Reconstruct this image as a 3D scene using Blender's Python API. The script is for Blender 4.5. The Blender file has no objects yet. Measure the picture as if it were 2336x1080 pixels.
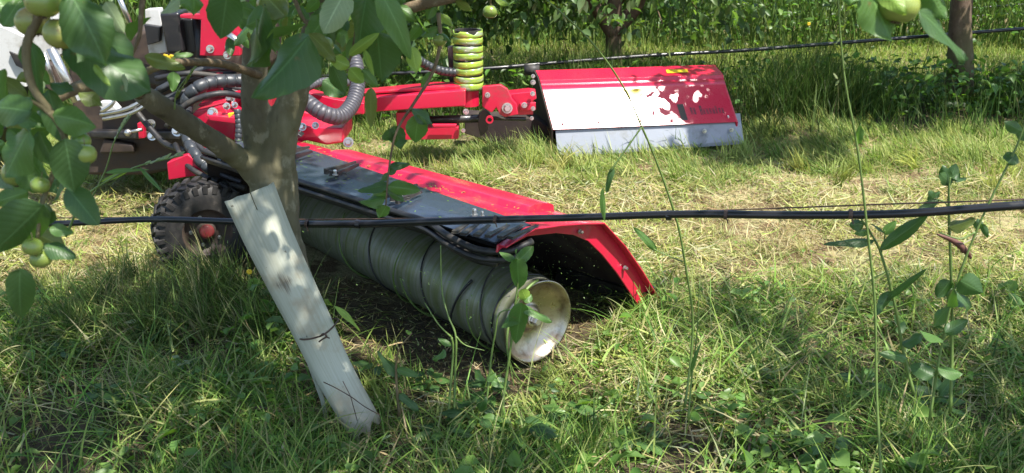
import bpy, math, random
import numpy as np
from mathutils import Vector, Matrix
rng = np.random.default_rng(7); random.seed(7)
R = math.radians
scn = bpy.context.scene
# ------------------------------------------------------------------ camera
F = 2200.0; PITCH = R(20.0); CH = 1.30
cd = bpy.data.cameras.new('camera'); cam = bpy.data.objects.new('camera', cd); scn.collection.objects.link(cam)
cd.sensor_width = 36.0; cd.lens = 36.0*F/2336.0; cd.clip_start = .02; cd.clip_end = 500
cam.location = (0, 0, CH); cam.rotation_euler = (R(90)-PITCH, 0, 0)
cd.dof.use_dof = True; cd.dof.focus_distance = 2.9; cd.dof.aperture_fstop = 11.0
scn.camera = cam
# ------------------------------------------------------------------ light
SUN = Vector((.34, -.30, .86)).normalized()          # towards the sun
EL = math.asin(SUN.z); AZ = math.atan2(SUN.x, SUN.y)
w = bpy.data.worlds.new("World"); scn.world = w; w.use_nodes = True
nt = w.node_tree; bg = nt.nodes['Background']; sky = nt.nodes.new('ShaderNodeTexSky')
sky.sky_type = 'NISHITA'; sky.sun_disc = False; sky.sun_elevation = EL; sky.sun_rotation = AZ
nt.links.new(sky.outputs[0], bg.inputs[0]); bg.inputs[1].default_value = .14
sl = bpy.data.lights.new('sun', 'SUN'); sl.energy = 5.0; sl.angle = R(.7); sl.color = (1, .95, .87)
so = bpy.data.objects.new('sun', sl); scn.collection.objects.link(so)
so.rotation_euler = SUN.to_track_quat('Z', 'Y').to_euler(); so.location = (3, -3, 8)
scn.view_settings.view_transform = 'Standard'; scn.view_settings.look = 'None'
scn.view_settings.exposure = 1.2; scn.view_settings.gamma = 1
# ------------------------------------------------------------------ pixel -> world helpers
cp, sp_ = math.cos(PITCH), math.sin(PITCH)
def ray(px, py):
    a = (px-1168)/F; b = -(py-540)/F
    return Vector((a, cp+b*sp_, -sp_+b*cp))
def D(px, py, Y):                                   # the point seen at that pixel at world depth Y
    r = ray(px, py); t = Y/r.y
    return Vector((r.x*t, Y, CH+r.z*t))
def G(px, py, z=0.0):                               # the point seen at that pixel at height z
    r = ray(px, py); t = (z-CH)/r.z
    return Vector((r.x*t, r.y*t, z))
def mpp(Y): return Y*1.02/F                          # metres per photo pixel near depth Y
def gz(x, y):                                       # terrain height
    return (.012*np.sin(2.1*x+.7)*np.sin(1.7*y) + .008*np.sin(5.3*x+1.9*y) + .006*np.sin(9.1*x-4.3*y+1)
            + .004*np.sin(23*x+11*y)*np.sin(17*y-9*x))
# ------------------------------------------------------------------ scene helpers
def link(o): scn.collection.objects.link(o); return o
def tag(o, label=None, cat=None, group=None, kind=None):
    if label: o['label'] = label
    if cat: o['category'] = cat
    if group: o['group'] = group
    if kind: o['kind'] = kind
    return o
def empty(name, loc, label, cat, group=None):
    o = link(bpy.data.objects.new(name, None)); o.location = loc; o.empty_display_size = .1
    return tag(o, label, cat, group)
def put(o, parent):
    if parent is not None:
        o.parent = parent; pl = parent
        M = Matrix.Identity(4); ch = []
        while pl is not None: ch.append(pl); pl = pl.parent
        for p in reversed(ch): M = M @ Matrix.LocRotScale(p.location, p.rotation_euler, p.scale)
        o.matrix_basis = M.inverted()               # geometry is authored in world space
    return o
class MB:
    def __init__(s): s.v = []; s.f = []; s.m = []; s.uv = {}
    def add(s, vs, fs, mi=0):
        n = len(s.v); s.v += [tuple(v) for v in vs]; s.f += [tuple(i+n for i in f) for f in fs]; s.m += [mi]*len(fs)
        return s
    def box(s, c, sx, sy, sz, rot=None, mi=0):
        c = Vector(c); vs = []
        for x in (-.5, .5):
            for y in (-.5, .5):
                for z in (-.5, .5):
                    p = Vector((x*sx, y*sy, z*sz)); vs.append(c+(rot @ p if rot else p))
        return s.add(vs, [(0,1,3,2),(4,6,7,5),(0,4,5,1),(2,3,7,6),(0,2,6,4),(1,5,7,3)], mi)
    def tube(s, pts, rad, n=10, mi=0, cap=True, prof=None):
        pts = [Vector(p) for p in pts]; N = len(pts)
        if not hasattr(rad, '__len__'): rad = [rad]*N
        up = None; vs = []
        for i, p in enumerate(pts):
            t = (pts[min(i+1, N-1)]-pts[max(i-1, 0)]).normalized()
            if up is None:
                up = Vector((0, 0, 1)) if abs(t.z) < .9 else Vector((1, 0, 0))
            a = (up-t*up.dot(t)).normalized(); b = t.cross(a); up = a
            for k in range(n):
                th = 2*math.pi*k/n; rr = rad[i]*(prof(i, th) if prof else 1)
                vs.append(p+(a*math.cos(th)+b*math.sin(th))*rr)
        fs = [(i*n+k, i*n+(k+1) % n, (i+1)*n+(k+1) % n, (i+1)*n+k) for i in range(N-1) for k in range(n)]
        if cap: fs += [tuple(range(n-1, -1, -1)), tuple((N-1)*n+k for k in range(n))]
        return s.add(vs, fs, mi)
    def prism(s, poly, d, mi=0):                     # planar polygon extruded along vector d
        poly = [Vector(p) for p in poly]; n = len(poly)
        vs = poly+[p+d for p in poly]
        fs = [tuple(range(n)), tuple(range(2*n-1, n-1, -1))]+[(i, i+n, (i+1) % n+n, (i+1) % n) for i in range(n)]
        return s.add(vs, fs, mi)
    def loft(s, A, B, mi=0, close=False):
        n = len(A); vs = list(A)+list(B); m = n if close else n-1
        return s.add(vs, [(i, (i+1) % n, (i+1) % n+n, i+n) for i in range(m)], mi)
    def sphere(s, c, r, nu=12, nv=8, sc=(1,1,1), mi=0, fn=None):
        c = Vector(c); vs = []
        for j in range(nv+1):
            ph = math.pi*j/nv
            for i in range(nu):
                th = 2*math.pi*i/nu
                p = Vector((math.sin(ph)*math.cos(th)*sc[0], math.sin(ph)*math.sin(th)*sc[1], math.cos(ph)*sc[2]))
                if fn: p = fn(p, th, ph)
                vs.append(c+p*r)
        return s.add(vs, [(j*nu+i, (j+1)*nu+i, (j+1)*nu+(i+1) % nu, j*nu+(i+1) % nu) for j in range(nv) for i in range(nu)], mi)
    def lathe(s, c, ax, prof, n=32, mi=0):           # prof: list of (distance along axis, radius)
        c = Vector(c); ax = Vector(ax).normalized()
        a = ax.cross(Vector((0, 0, 1)) if abs(ax.z) < .9 else Vector((1, 0, 0))).normalized(); b = ax.cross(a); vs = []
        for h, r in prof:
            for k in range(n):
                th = 2*math.pi*k/n; vs.append(c+ax*h+(a*math.cos(th)+b*math.sin(th))*r)
        return s.add(vs, [(i*n+k, i*n+(k+1) % n, (i+1)*n+(k+1) % n, (i+1)*n+k) for i in range(len(prof)-1) for k in range(n)], mi)
    def build(s, name, mats, parent=None, smooth=False, bevel=0, solid=0, sub=0, weld=False):
        me = bpy.data.meshes.new(name); me.from_pydata(s.v, [], s.f); me.update()
        if not isinstance(mats, (list, tuple)): mats = [mats]
        for m in mats: me.materials.append(m)
        me.polygons.foreach_set('material_index', s.m)
        if smooth: me.polygons.foreach_set('use_smooth', [True]*len(s.f))
        o = link(bpy.data.objects.new(name, me))
        if weld:
            md = o.modifiers.new('weld', 'WELD'); md.merge_threshold = .0004
        if solid:
            md = o.modifiers.new('solid', 'SOLIDIFY'); md.thickness = solid; md.offset = 0
        if bevel:
            md = o.modifiers.new('bevel', 'BEVEL'); md.width = bevel; md.segments = 2; md.limit_method = 'ANGLE'; md.angle_limit = R(35)
        if sub:
            md = o.modifiers.new('sub', 'SUBSURF'); md.levels = sub; md.render_levels = sub
        if bevel or sub:
            if not smooth: me.polygons.foreach_set('use_smooth', [True]*len(s.f))
            if bevel:
                wn = o.modifiers.new('wn', 'WEIGHTED_NORMAL'); wn.keep_sharp = True
        return put(o, parent)
def spline(pts, n=8):                                # Catmull-Rom through the points
    P = [Vector(p) for p in pts]; P = [P[0]*2-P[1]]+P+[P[-1]*2-P[-2]]; out = []
    for i in range(1, len(P)-2):
        for k in range(n):
            t = k/n; a, b, c, d = P[i-1], P[i], P[i+1], P[i+2]
            out.append(.5*((2*b)+(c-a)*t+(2*a-5*b+4*c-d)*t*t+(3*b-a-3*c+d)*t**3))
    out.append(P[-2]); return out
def lerp(a, b, t): return a+(b-a)*t
# ------------------------------------------------------------------ materials
class NT:
    def __init__(s, name):
        s.m = bpy.data.materials.new(name); s.m.use_nodes = True; s.t = s.m.node_tree; s.t.nodes.clear()
        s.out = s.n('ShaderNodeOutputMaterial')
    def n(s, typ, **kw):
        nd = s.t.nodes.new(typ)
        for k, v in kw.items():
            if hasattr(nd, k): setattr(nd, k, v)
        return nd
    def l(s, a, b): s.t.links.new(a, b)
    def coord(s, scale=(1,1,1), which='Object'):
        c = s.n('ShaderNodeTexCoord'); m = s.n('ShaderNodeMapping'); m.inputs['Scale'].default_value = scale
        s.l(c.outputs[which], m.inputs[0]); return m.outputs[0]
    def noise(s, scale, detail=4, rough=.55, vec=None):
        t = s.n('ShaderNodeTexNoise'); t.inputs['Scale'].default_value = scale; t.inputs['Detail'].default_value = detail
        t.inputs['Roughness'].default_value = rough
        s.l(vec if vec else s.coord(), t.inputs['Vector']); return t.outputs[0]
    def ramp(s, fac, stops):
        r = s.n('ShaderNodeValToRGB'); e = r.color_ramp.elements
        e[0].position, e[0].color = stops[0][0], (*stops[0][1], 1); e[1].position, e[1].color = stops[-1][0], (*stops[-1][1], 1)
        for p, c in stops[1:-1]:
            k = e.new(p); k.color = (*c, 1)
        s.l(fac, r.inputs[0]); return r.outputs[0]
    def mix(s, fac, a, b, mode='MIX'):
        m = s.n('ShaderNodeMix', data_type='RGBA', blend_type=mode)
        for inp, v in ((m.inputs[0], fac), (m.inputs[6], a), (m.inputs[7], b)):
            if hasattr(v, 'is_linked') or hasattr(v, 'links'): s.l(v, inp)
            elif isinstance(v, (tuple, list)): inp.default_value = (*v, 1)[:4]
            else: inp.default_value = v
        return m.outputs[2]
    def math(s, op, a, b=0):
        m = s.n('ShaderNodeMath', operation=op)
        for i, v in enumerate((a, b)):
            if hasattr(v, 'links'): s.l(v, m.inputs[i])
            else: m.inputs[i].default_value = v
        return m.outputs[0]
    def bsdf(s, col, rough=.5, metal=0, coat=0, bump=None, bs=.3, bd=.01, spec=.5, sheen=0):
        b = s.n('ShaderNodeBsdfPrincipled')
        for k, v in (('Base Color', col), ('Roughness', rough), ('Metallic', metal), ('Coat Weight', coat), ('Specular IOR Level', spec)):
            if hasattr(v, 'links'): s.l(v, b.inputs[k])
            elif isinstance(v, (tuple, list)): b.inputs[k].default_value = (*v, 1)
            else: b.inputs[k].default_value = v
        b.inputs['Coat Roughness'].default_value = .12
        if bump is not None:
            bn = s.n('ShaderNodeBump'); bn.inputs['Strength'].default_value = bs; bn.inputs['Distance'].default_value = bd
            s.l(bump, bn.inputs['Height']); s.l(bn.outputs[0], b.inputs['Normal'])
        return b
    def fin(s, sh):
        s.l(sh.outputs[0] if hasattr(sh, 'outputs') else sh, s.out.inputs[0]); return s.m

def painted(name, col, dirt=(.12,.09,.05), rough=.32, coat=.4, dl=.62, metal=0, ds=9):
    t = NT(name); n1 = t.noise(ds, 8, .68); f = t.ramp(n1, [(dl-.06, (0,0,0)), (dl+.1, (1,1,1))])
    fine = t.noise(160, 3, .6); col2 = t.mix(t.math('MULTIPLY', f, .7), col, dirt)
    col3 = t.mix(t.math('MULTIPLY', fine, .18), col2, tuple(c*.55 for c in col))
    rg = t.math('ADD', t.math('MULTIPLY', f, .35), t.math('ADD', rough-.08, t.math('MULTIPLY', fine, .16)))
    return t.fin(t.bsdf(col3, rg, metal, coat, bump=fine, bs=.08, bd=.002))
M = {}
M['red'] = painted('red_paint', (.50, .008, .042), (.22, .06, .05), .36, .5, .60)
M['red_glare'] = painted('red_panel_paint', (.50, .010, .045), (.3, .1, .07), .29, .4, .68)
M['hubred'] = painted('dirty_red', (.22, .012, .018), (.06, .03, .02), .5, .1, .45)
M['black'] = painted('black_paint', (.012, .012, .014), (.06, .05, .035), .4, .2, .55)
M['shade_dark'] = painted('dirty_shade_dark', (.022, .012, .012), (.05, .04, .025), .75, 0, .5)  # dirt over a near black that stands in for shade in the heads
M['rubber'] = painted('black_rubber', (.014, .014, .015), (.07, .06, .045), .5, 0, .55)
M['sky_grey'] = painted('sky_tinted_plate', (.045, .06, .085), (.15, .13, .10), .30, .2, .66, .35)  # blue-grey of reflected sky put into the dark metal's base colour
M['steel'] = painted('zinc_steel', (.55, .54, .52), (.2, .17, .12), .3, 0, .62, .9)
M['skirt'] = painted('grey_skirt', (.26, .28, .32), (.10, .10, .08), .33, .1, .58, .15, 5)
M['grey'] = painted('light_grey_paint', (.55, .55, .54), (.25, .22, .17), .4, .1, .55)
M['grime'] = painted('brown_grime_metal', (.03, .02, .016), (.09, .06, .04), .6, 0, .5)
M['yellow'] = painted('yellow_sticker', (.75, .50, .02), (.3, .25, .1), .45, 0, .7)
M['decal_dark'] = painted('dark_lettering', (.07, .03, .04), (.2, .1, .1), .5, 0, .6)
def m_hose(name, col, rough, per, axis_uv=False):
    t = NT(name); n1 = t.noise(30, 4); return t.fin(t.bsdf(t.mix(n1, col, tuple(c*.6+.02 for c in col)), rough, 0, 0, bump=n1, bs=.2))
M['hose'] = m_hose('black_spiral_guard', (.022, .027, .032), .42, .1)
M['hose_grey'] = m_hose('grey_spiral_guard', (.055, .052, .062), .45, .1)
def m_drum():
    t = NT('drum_metal'); v = t.coord((1,1,1), 'UV')
    mp = t.n('ShaderNodeMapping'); mp.inputs['Scale'].default_value = (75, 1.5, 1); t.l(v, mp.inputs[0])
    n1 = t.noise(1, 6, .6, mp.outputs[0]); n2 = t.noise(14, 5, .6)
    c = t.mix(t.ramp(n1, [(.42, (0,0,0)), (.66, (1,1,1))]), (.21, .21, .16), (.12, .15, .04))
    c = t.mix(t.ramp(n2, [(.52, (0,0,0)), (.72, (.6,.6,.6))]), c, (.09, .10, .03))
    return t.fin(t.bsdf(c, t.math('ADD', .30, t.math('MULTIPLY', n2, .3)), .25, 0, bump=n1, bs=.12, bd=.004))
M['drum'] = m_drum()
def m_dish():
    t = NT('dish_metal'); n2 = t.noise(22, 5, .6)
    c = t.mix(t.ramp(n2, [(.5, (0,0,0)), (.68, (1,1,1))]), (.36, .32, .26), (.16, .12, .08))
    return t.fin(t.bsdf(c, t.math('ADD', .16, t.math('MULTIPLY', n2, .3)), .95, 0, bump=n2, bs=.08, bd=.004))
M['dish'] = m_dish()
def m_lime():
    t = NT('lime_band'); n = t.noise(12, 5, .6, t.coord((1, 1, 2.5)))
    c = t.ramp(n, [(.34, (.34, .38, .30)), (.46, (.22, .34, .06)), (.60, (.34, .48, .05)), (.78, (.40, .26, .12))])
    return t.fin(t.bsdf(c, .28, .1, .4, bump=n, bs=.15))
M['lime'] = m_lime()
def m_tread():
    t = NT('tyre_rubber'); n = t.noise(25, 6, .65)
    c = t.ramp(n, [(.42, (.010, .009, .009)), (.62, (.028, .025, .022)), (.78, (.12, .10, .085))])
    return t.fin(t.bsdf(c, .62, 0, 0, bump=n, bs=.4, bd=.003))
M['tyre'] = m_tread()
def m_bark(name, a, b, c, sc=7):
    t = NT(name); v = t.coord((1, 1, .45)); n1 = t.noise(sc, 6, .62, v); n2 = t.noise(sc*7, 5, .65, v); n3 = t.noise(2.3, 3, .5)
    col = t.ramp(n1, [(.30, a), (.52, b), (.72, c)]); col = t.mix(t.math('MULTIPLY', n2, .55), col, tuple(x*.5 for x in b))
    col = t.mix(t.ramp(n3, [(.48, (0,0,0)), (.62, (.6,.6,.6))]), col, (.12, .115, .045))
    n4 = t.noise(sc*3.2, 4, .6, t.coord((1, 1, .8))); col = t.mix(t.ramp(n4, [(.58, (0,0,0)), (.66, (.38,.38,.38))]), col, tuple(min(1, x*1.1+.01) for x in c))
    col = t.mix(t.ramp(n4, [(.32, (.5,.5,.5)), (.39, (0,0,0))]), col, tuple(x*.6 for x in a))
    h = t.math('ADD', t.math('MULTIPLY', n1, .7), t.math('MULTIPLY', n2, .5))
    return t.fin(t.bsdf(col, .8, 0, 0, bump=h, bs=.55, bd=.008, spec=.25))
M['bark'] = m_bark('apple_bark', (.055, .045, .03), (.15, .135, .085), (.30, .28, .20))
M['bark_dark'] = m_bark('dark_bark', (.06, .04, .028), (.13, .09, .065), (.20, .15, .11), 12)
M['twig'] = m_bark('twig_bark', (.10, .07, .04), (.18, .13, .08), (.26, .22, .14), 30)
def m_board():
    t = NT('weathered_board'); v = t.coord((1,1,1), 'UV')
    mp = t.n('ShaderNodeMapping'); mp.inputs['Scale'].default_value = (26, 3.5, 1); t.l(v, mp.inputs[0])
    g = t.noise(1, 6, .65, mp.outputs[0]); n = t.noise(9, 5, .6); n3 = t.noise(70, 3, .6)
    c = t.ramp(g, [(.30, (.31, .315, .245)), (.5, (.38, .39, .315)), (.7, (.43, .44, .365))])
    c = t.mix(t.ramp(n, [(.54, (0,0,0)), (.70, (.8,.8,.8))]), c, (.30, .24, .15))
    sx = t.n('ShaderNodeSeparateXYZ'); t.l(v, sx.inputs[0])
    # the scraped, stained patch a third of the way down and soil stain at the foot
    d1 = t.math('ABSOLUTE', t.math('SUBTRACT', sx.outputs[1], .60)); d2 = t.math('ABSOLUTE', t.math('SUBTRACT', sx.outputs[0], .38))
    pm = t.math('SUBTRACT', 1, t.math('MINIMUM', 1, t.math('ADD', t.math('MULTIPLY', d1, 9), t.math('MULTIPLY', d2, 2.6))))
    mp2 = t.n('ShaderNodeMapping'); mp2.inputs['Scale'].default_value = (42, 9, 1); t.l(v, mp2.inputs[0])
    g2 = t.noise(1, 4, .6, mp2.outputs[0])
    st = t.ramp(t.math('MULTIPLY', t.math('ADD', pm, .0), g2), [(.24, (0,0,0)), (.40, (.8,.8,.8))])
    c = t.mix(st, c, (.075, .055, .035))
    foot = t.ramp(t.math('ADD', sx.outputs[1], t.math('MULTIPLY', n, .25)), [(.12, (1,1,1)), (.30, (0,0,0))])
    c = t.mix(t.math('MULTIPLY', foot, .7), c, (.17, .13, .085))
    sp = t.ramp(n3, [(.70, (0,0,0)), (.76, (1,1,1))]); c = t.mix(sp, c, (.07, .06, .04))
    return t.fin(t.bsdf(c, .5, 0, 0, bump=t.math('ADD', t.math('MULTIPLY', g, .3), n), bs=.15, bd=.004))
M['board'] = m_board()
def m_leaf(name, top, back, trans, attr=False, veins=True, rough=.42, tw=.35, spec=.45):
    t = NT(name)
    n = t.noise(30, 4, .6); col = t.mix(t.math('MULTIPLY', n, .5), top, tuple(c*.55 for c in top))
    bk = back
    if attr:
        at = t.n('ShaderNodeAttribute'); at.attribute_name = 'Col'
        col = t.mix(1, col, at.outputs[0], 'MULTIPLY'); bk = t.mix(1, back, at.outputs[0], 'MULTIPLY'); tr = t.mix(1, trans, at.outputs[0], 'MULTIPLY')
    else: tr = trans
    bump = None
    if veins:
        uv = t.n('ShaderNodeUVMap'); sx = t.n('ShaderNodeSeparateXYZ'); t.l(uv.outputs[0], sx.inputs[0])
        ax = t.math('ABSOLUTE', t.math('SUBTRACT', sx.outputs[0], .5))
        ph = t.math('FRACT', t.math('MULTIPLY', t.math('SUBTRACT', sx.outputs[1], t.math('MULTIPLY', ax, .55)), 9))
        vv = t.math('LESS_THAN', t.math('ABSOLUTE', t.math('SUBTRACT', ph, .5)), .06)
        sp = t.ramp(t.noise(46, 3, .6), [(.68, (0,0,0)), (.72, (1,1,1))]); col = t.mix(t.math('MULTIPLY', sp, .7), col, (.16, .10, .04))
        mid = t.math('LESS_THAN', ax, .022); vm = t.math('MAXIMUM', t.math('MULTIPLY', vv, .35), mid)
        col = t.mix(t.math('MULTIPLY', vm, .45), col, tuple(min(1, c*2.2+.03) for c in top))
        bump = t.math('ADD', t.math('MULTIPLY', t.math('ABSOLUTE', t.math('SUBTRACT', ph, .5)), .8), t.math('MULTIPLY', n, .8))
    geo = t.n('ShaderNodeNewGeometry'); col = t.mix(geo.outputs['Backfacing'], col, bk)
    b = t.bsdf(col, rough, 0, 0, bump=bump, bs=.35, bd=.0012, spec=spec)
    tl = t.n('ShaderNodeBsdfTranslucent')
    if hasattr(tr, 'links'): t.l(tr, tl.inputs[0])
    else: tl.inputs[0].default_value = (*tr, 1)
    mx = t.n('ShaderNodeMixShader'); mx.inputs[0].default_value = tw
    t.l(b.outputs[0], mx.inputs[1]); t.l(tl.outputs[0], mx.inputs[2]); t.l(mx.outputs[0], t.out.inputs[0])
    return t.m
LM = [m_leaf('leaf_dark', (.055,.115,.035), (.12,.17,.10), (.10,.24,.02)),
      m_leaf('leaf_mid', (.085,.17,.04), (.16,.22,.12), (.16,.34,.03)),
      m_leaf('leaf_young', (.22,.34,.05), (.26,.36,.12), (.34,.52,.05)),
      m_leaf('leaf_pale', (.30,.38,.20), (.30,.38,.24), (.30,.40,.14)),
      m_leaf('leaf_olive', (.12,.16,.04), (.16,.20,.08), (.24,.30,.03))]
M['mass'] = m_leaf('mass_foliage', (.10,.17,.05), (.14,.20,.09), (.17,.30,.03), attr=True, veins=False, rough=.42, tw=.38)
M['blade'] = m_leaf('grass_blade', (.56,.56,.50), (.56,.56,.50), (.62,.66,.40), attr=True, veins=False, rough=.5, tw=.4, spec=.22)
def m_apple():
    t = NT('apple_skin'); n1 = t.noise(7, 4, .6); n2 = t.noise(190, 2, .5)
    oi = t.n('ShaderNodeObjectInfo')
    c = t.ramp(n1, [(.35, (.14, .22, .035)), (.55, (.22, .27, .055)), (.70, (.32, .17, .085))])
    c = t.mix(t.math('MULTIPLY', t.ramp(n2, [(.66, (0,0,0)), (.72, (1,1,1))]), .6), c, (.16, .10, .05))
    b = t.bsdf(c, .36, 0, .15, bump=n1, bs=.05); b.inputs['Subsurface Weight'].default_value = .15; b.inputs['Subsurface Radius'].default_value = (.01, .012, .004)
    b.inputs['Subsurface Scale'].default_value = .4
    return t.fin(b)
M['apple'] = m_apple()
def m_plain(name, col, rough=.6):
    t = NT(name); n = t.noise(40, 4); return t.fin(t.bsdf(t.mix(n, col, tuple(c*.55 for c in col)), rough, 0, 0, bump=n, bs=.2))
M['calyx'] = m_plain('apple_calyx', (.10, .07, .04)); M['stem_g'] = m_plain('green_stem', (.14, .22, .05), .5)
M['stem_r'] = m_plain('reddish_stem', (.17, .12, .05), .5); M['wire'] = m_plain('rusty_wire', (.09, .05, .035), .6)
M['pipe'] = painted('black_pipe', (.012, .012, .015), (.05, .05, .05), .33, .1, .62)
M['petal'] = m_plain('yellow_petals', (.8, .55, .02), .5); M['dry'] = m_plain('dry_brown_leaf', (.13, .05, .035), .6)
def m_soil():
    t = NT('soil_and_thatch'); v = t.coord(); n1 = t.noise(1.3, 5, .6, v); n2 = t.noise(28, 6, .7, v); n3 = t.noise(140, 4, .7, v)
    soil = t.ramp(n2, [(.3, (.035, .026, .016)), (.55, (.085, .065, .04)), (.75, (.15, .12, .07))])
    th = t.ramp(n3, [(.3, (.13, .12, .045)), (.5, (.32, .28, .14)), (.72, (.56, .47, .28))])
    sx = t.n('ShaderNodeSeparateXYZ'); t.l(v, sx.inputs[0])
    br = t.ramp(t.noise(5.5, 5, .7, v), [(.46, (0,0,0)), (.54, (.9,.9,.9))]); th = t.mix(br, th, (.13, .085, .045))
    yy = t.math('ADD', sx.outputs[1], t.math('MULTIPLY', n1, .8))
    al = t.ramp(t.math('MULTIPLY', yy, .1), [(.33, (0,0,0)), (.37, (1,1,1)), (.545, (1,1,1)), (.57, (0,0,0)), (.69, (0,0,0)), (.72, (.8,.8,.8)), (1.0, (.8,.8,.8))])  # dark soil band under the far row stands in for shade
    c = t.mix(al, soil, th)
    return t.fin(t.bsdf(c, .9, 0, 0, bump=t.math('ADD', n2, t.math('MULTIPLY', n3, .5)), bs=.8, bd=.02, spec=.2))
M['soil'] = m_soil()

# ------------------------------------------------------------------ mass mesh generators (numpy)
def np_mesh(name, V, faces3, faces4, col, mat, parent=None, smooth=True, uv=None):
    me = bpy.data.meshes.new(name); n3 = len(faces3); n4 = len(faces4)
    me.vertices.add(len(V)); me.vertices.foreach_set('co', V.astype(np.float32).ravel())
    loops = np.concatenate([faces3.ravel(), faces4.ravel()]).astype(np.int32)
    me.loops.add(len(loops)); me.loops.foreach_set('vertex_index', loops)
    st = np.concatenate([np.arange(n3)*3, n3*3+np.arange(n4)*4]).astype(np.int32)
    me.polygons.add(n3+n4); me.polygons.foreach_set('loop_start', st)
    if smooth: me.polygons.foreach_set('use_smooth', np.ones(n3+n4, bool))
    me.update(calc_edges=True)
    at = me.color_attributes.new('Col', 'FLOAT_COLOR', 'POINT')
    at.data.foreach_set('color', np.concatenate([col, np.ones((len(col), 1))], 1).astype(np.float32).ravel())
    me.materials.append(mat); me.validate()
    return put(link(bpy.data.objects.new(name, me)), parent)
def blades(pos, az, L, tilt, curve, width, col, K=4, tw=None):
    N = len(L); V = np.zeros((N, 2*K+1, 3)); p = pos.copy()
    d = np.stack([np.cos(az), np.sin(az)], 1)
    ta = az+np.pi/2+(rng.normal(0, .7, N) if tw is None else tw)
    side = np.stack([np.cos(ta), np.sin(ta), rng.normal(0, .25, N)], 1)
    for k in range(K+1):
        if k == K: V[:, 2*K] = p
        else:
            wk = width*(1-(k/K)**1.6)*(.75 if k == 0 else 1)*.5
            V[:, 2*k] = p-side*wk[:, None]; V[:, 2*k+1] = p+side*wk[:, None]
            th = tilt+curve*((k+.5)/K)**1.3; s = L/K
            p = p+np.stack([d[:, 0]*np.sin(th)*s, d[:, 1]*np.sin(th)*s, np.cos(th)*s], 1)
            g = gz(p[:, 0], p[:, 1])+.004; p[:, 2] = np.maximum(p[:, 2], g)
    b = np.arange(N)[:, None]*(2*K+1)
    f4 = np.concatenate([b+np.array([2*k, 2*k+1, 2*k+3, 2*k+2]) for k in range(K-1)])
    f3 = b+np.array([2*K-2, 2*K-1, 2*K])
    C = np.repeat(col[:, None, :], 2*K+1, 1)
    return V.reshape(-1, 3), f3, f4, C.reshape(-1, 3)
def leaves_np(base, dirv, L, W, col, fold=.25, droop=.25):
    N = len(L); up = rng.normal(0, .45, (N, 3))+np.array([0, 0, 1.]); d = dirv/np.linalg.norm(dirv, axis=1)[:, None]
    s = np.cross(d, up); s /= np.linalg.norm(s, axis=1)[:, None]+1e-9; n = np.cross(s, d)
    Lc = L[:, None]; Wc = W[:, None]
    def P(a, b, c): return base+d*Lc*a+s*Wc*b+n*(Wc*c-Lc*droop*a*a)
    V = np.stack([P(0, 0, 0), P(.3, -.42, fold), P(.3, 0, 0), P(.3, .42, fold), P(.68, -.40, fold), P(.68, 0, 0), P(.68, .40, fold), P(1, 0, 0)], 1)
    b = np.arange(N)[:, None]*8
    f3 = np.concatenate([b+np.array(q) for q in ((0,2,1),(0,3,2),(4,5,7),(5,6,7))])
    f4 = np.concatenate([b+np.array(q) for q in ((1,2,5,4),(2,3,6,5))])
    return V.reshape(-1, 3), f3, f4, np.repeat(col[:, None, :], 8, 1).reshape(-1, 3)
def joinm(parts):
    V = []; a = []; b = []; C = []; n = 0
    for v, f3, f4, c in parts:
        V.append(v); a.append(f3+n); b.append(f4+n); C.append(c); n += len(v)
    return np.concatenate(V), np.concatenate(a), np.concatenate(b), np.concatenate(C)
def pal(N, cols, wts, jit=.16):
    c = np.array(cols)[rng.choice(len(cols), N, p=np.array(wts)/sum(wts))]
    return np.clip(c*(1+rng.normal(0, jit, (N, 1)))*(1+rng.normal(0, .06, (N, 3))), 0, 1.6)
def vn(x, y, s, seed=0):                             # cheap smooth noise 0..1
    r = np.random.default_rng(100+seed); o = 0*x
    for i in range(6):
        a = r.uniform(0, 6.28); f = s*r.uniform(.6, 2.2); o = o+np.sin((np.cos(a)*x+np.sin(a)*y)*f+r.uniform(0, 6.28))
    return .5+o/6*.9
def scatter(n, x0, x1, y0, y1, dens=None):
    x = rng.uniform(x0, x1, n); y = rng.uniform(y0, y1, n)
    # keep to the wedge the camera could see, with a generous margin
    k = (np.abs(x) < .66*y+.5)
    if dens is not None: k &= rng.uniform(0, 1, n) < dens(x, y)
    return x[k], y[k]
def pos3(x, y, dz=0): return np.stack([x, y, gz(x, y)+dz], 1)

# ------------------------------------------------------------------ ground
gx = np.concatenate([np.linspace(-60, -7, 24)[:-1], np.linspace(-7, 7, 281), np.linspace(7, 60, 24)[1:]])
gy = np.concatenate([np.linspace(-30, 0, 12)[:-1], np.linspace(0, 11, 221), np.linspace(11, 90, 30)[1:]])
X, Y = np.meshgrid(gx, gy); Z = gz(X, Y); nx = len(gx); ny = len(gy)
ii = (np.arange(ny-1)[:, None]*nx+np.arange(nx-1)).ravel()
q = np.stack([ii, ii+1, ii+nx+1, ii+nx], 1)
g = np_mesh('ground', np.stack([X, Y, Z], 2).reshape(-1, 3), np.zeros((0, 3), int), q, np.ones((nx*ny, 3)), M['soil'])
tag(g, 'soil and thatch of the orchard floor', None, None, 'structure')

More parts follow.
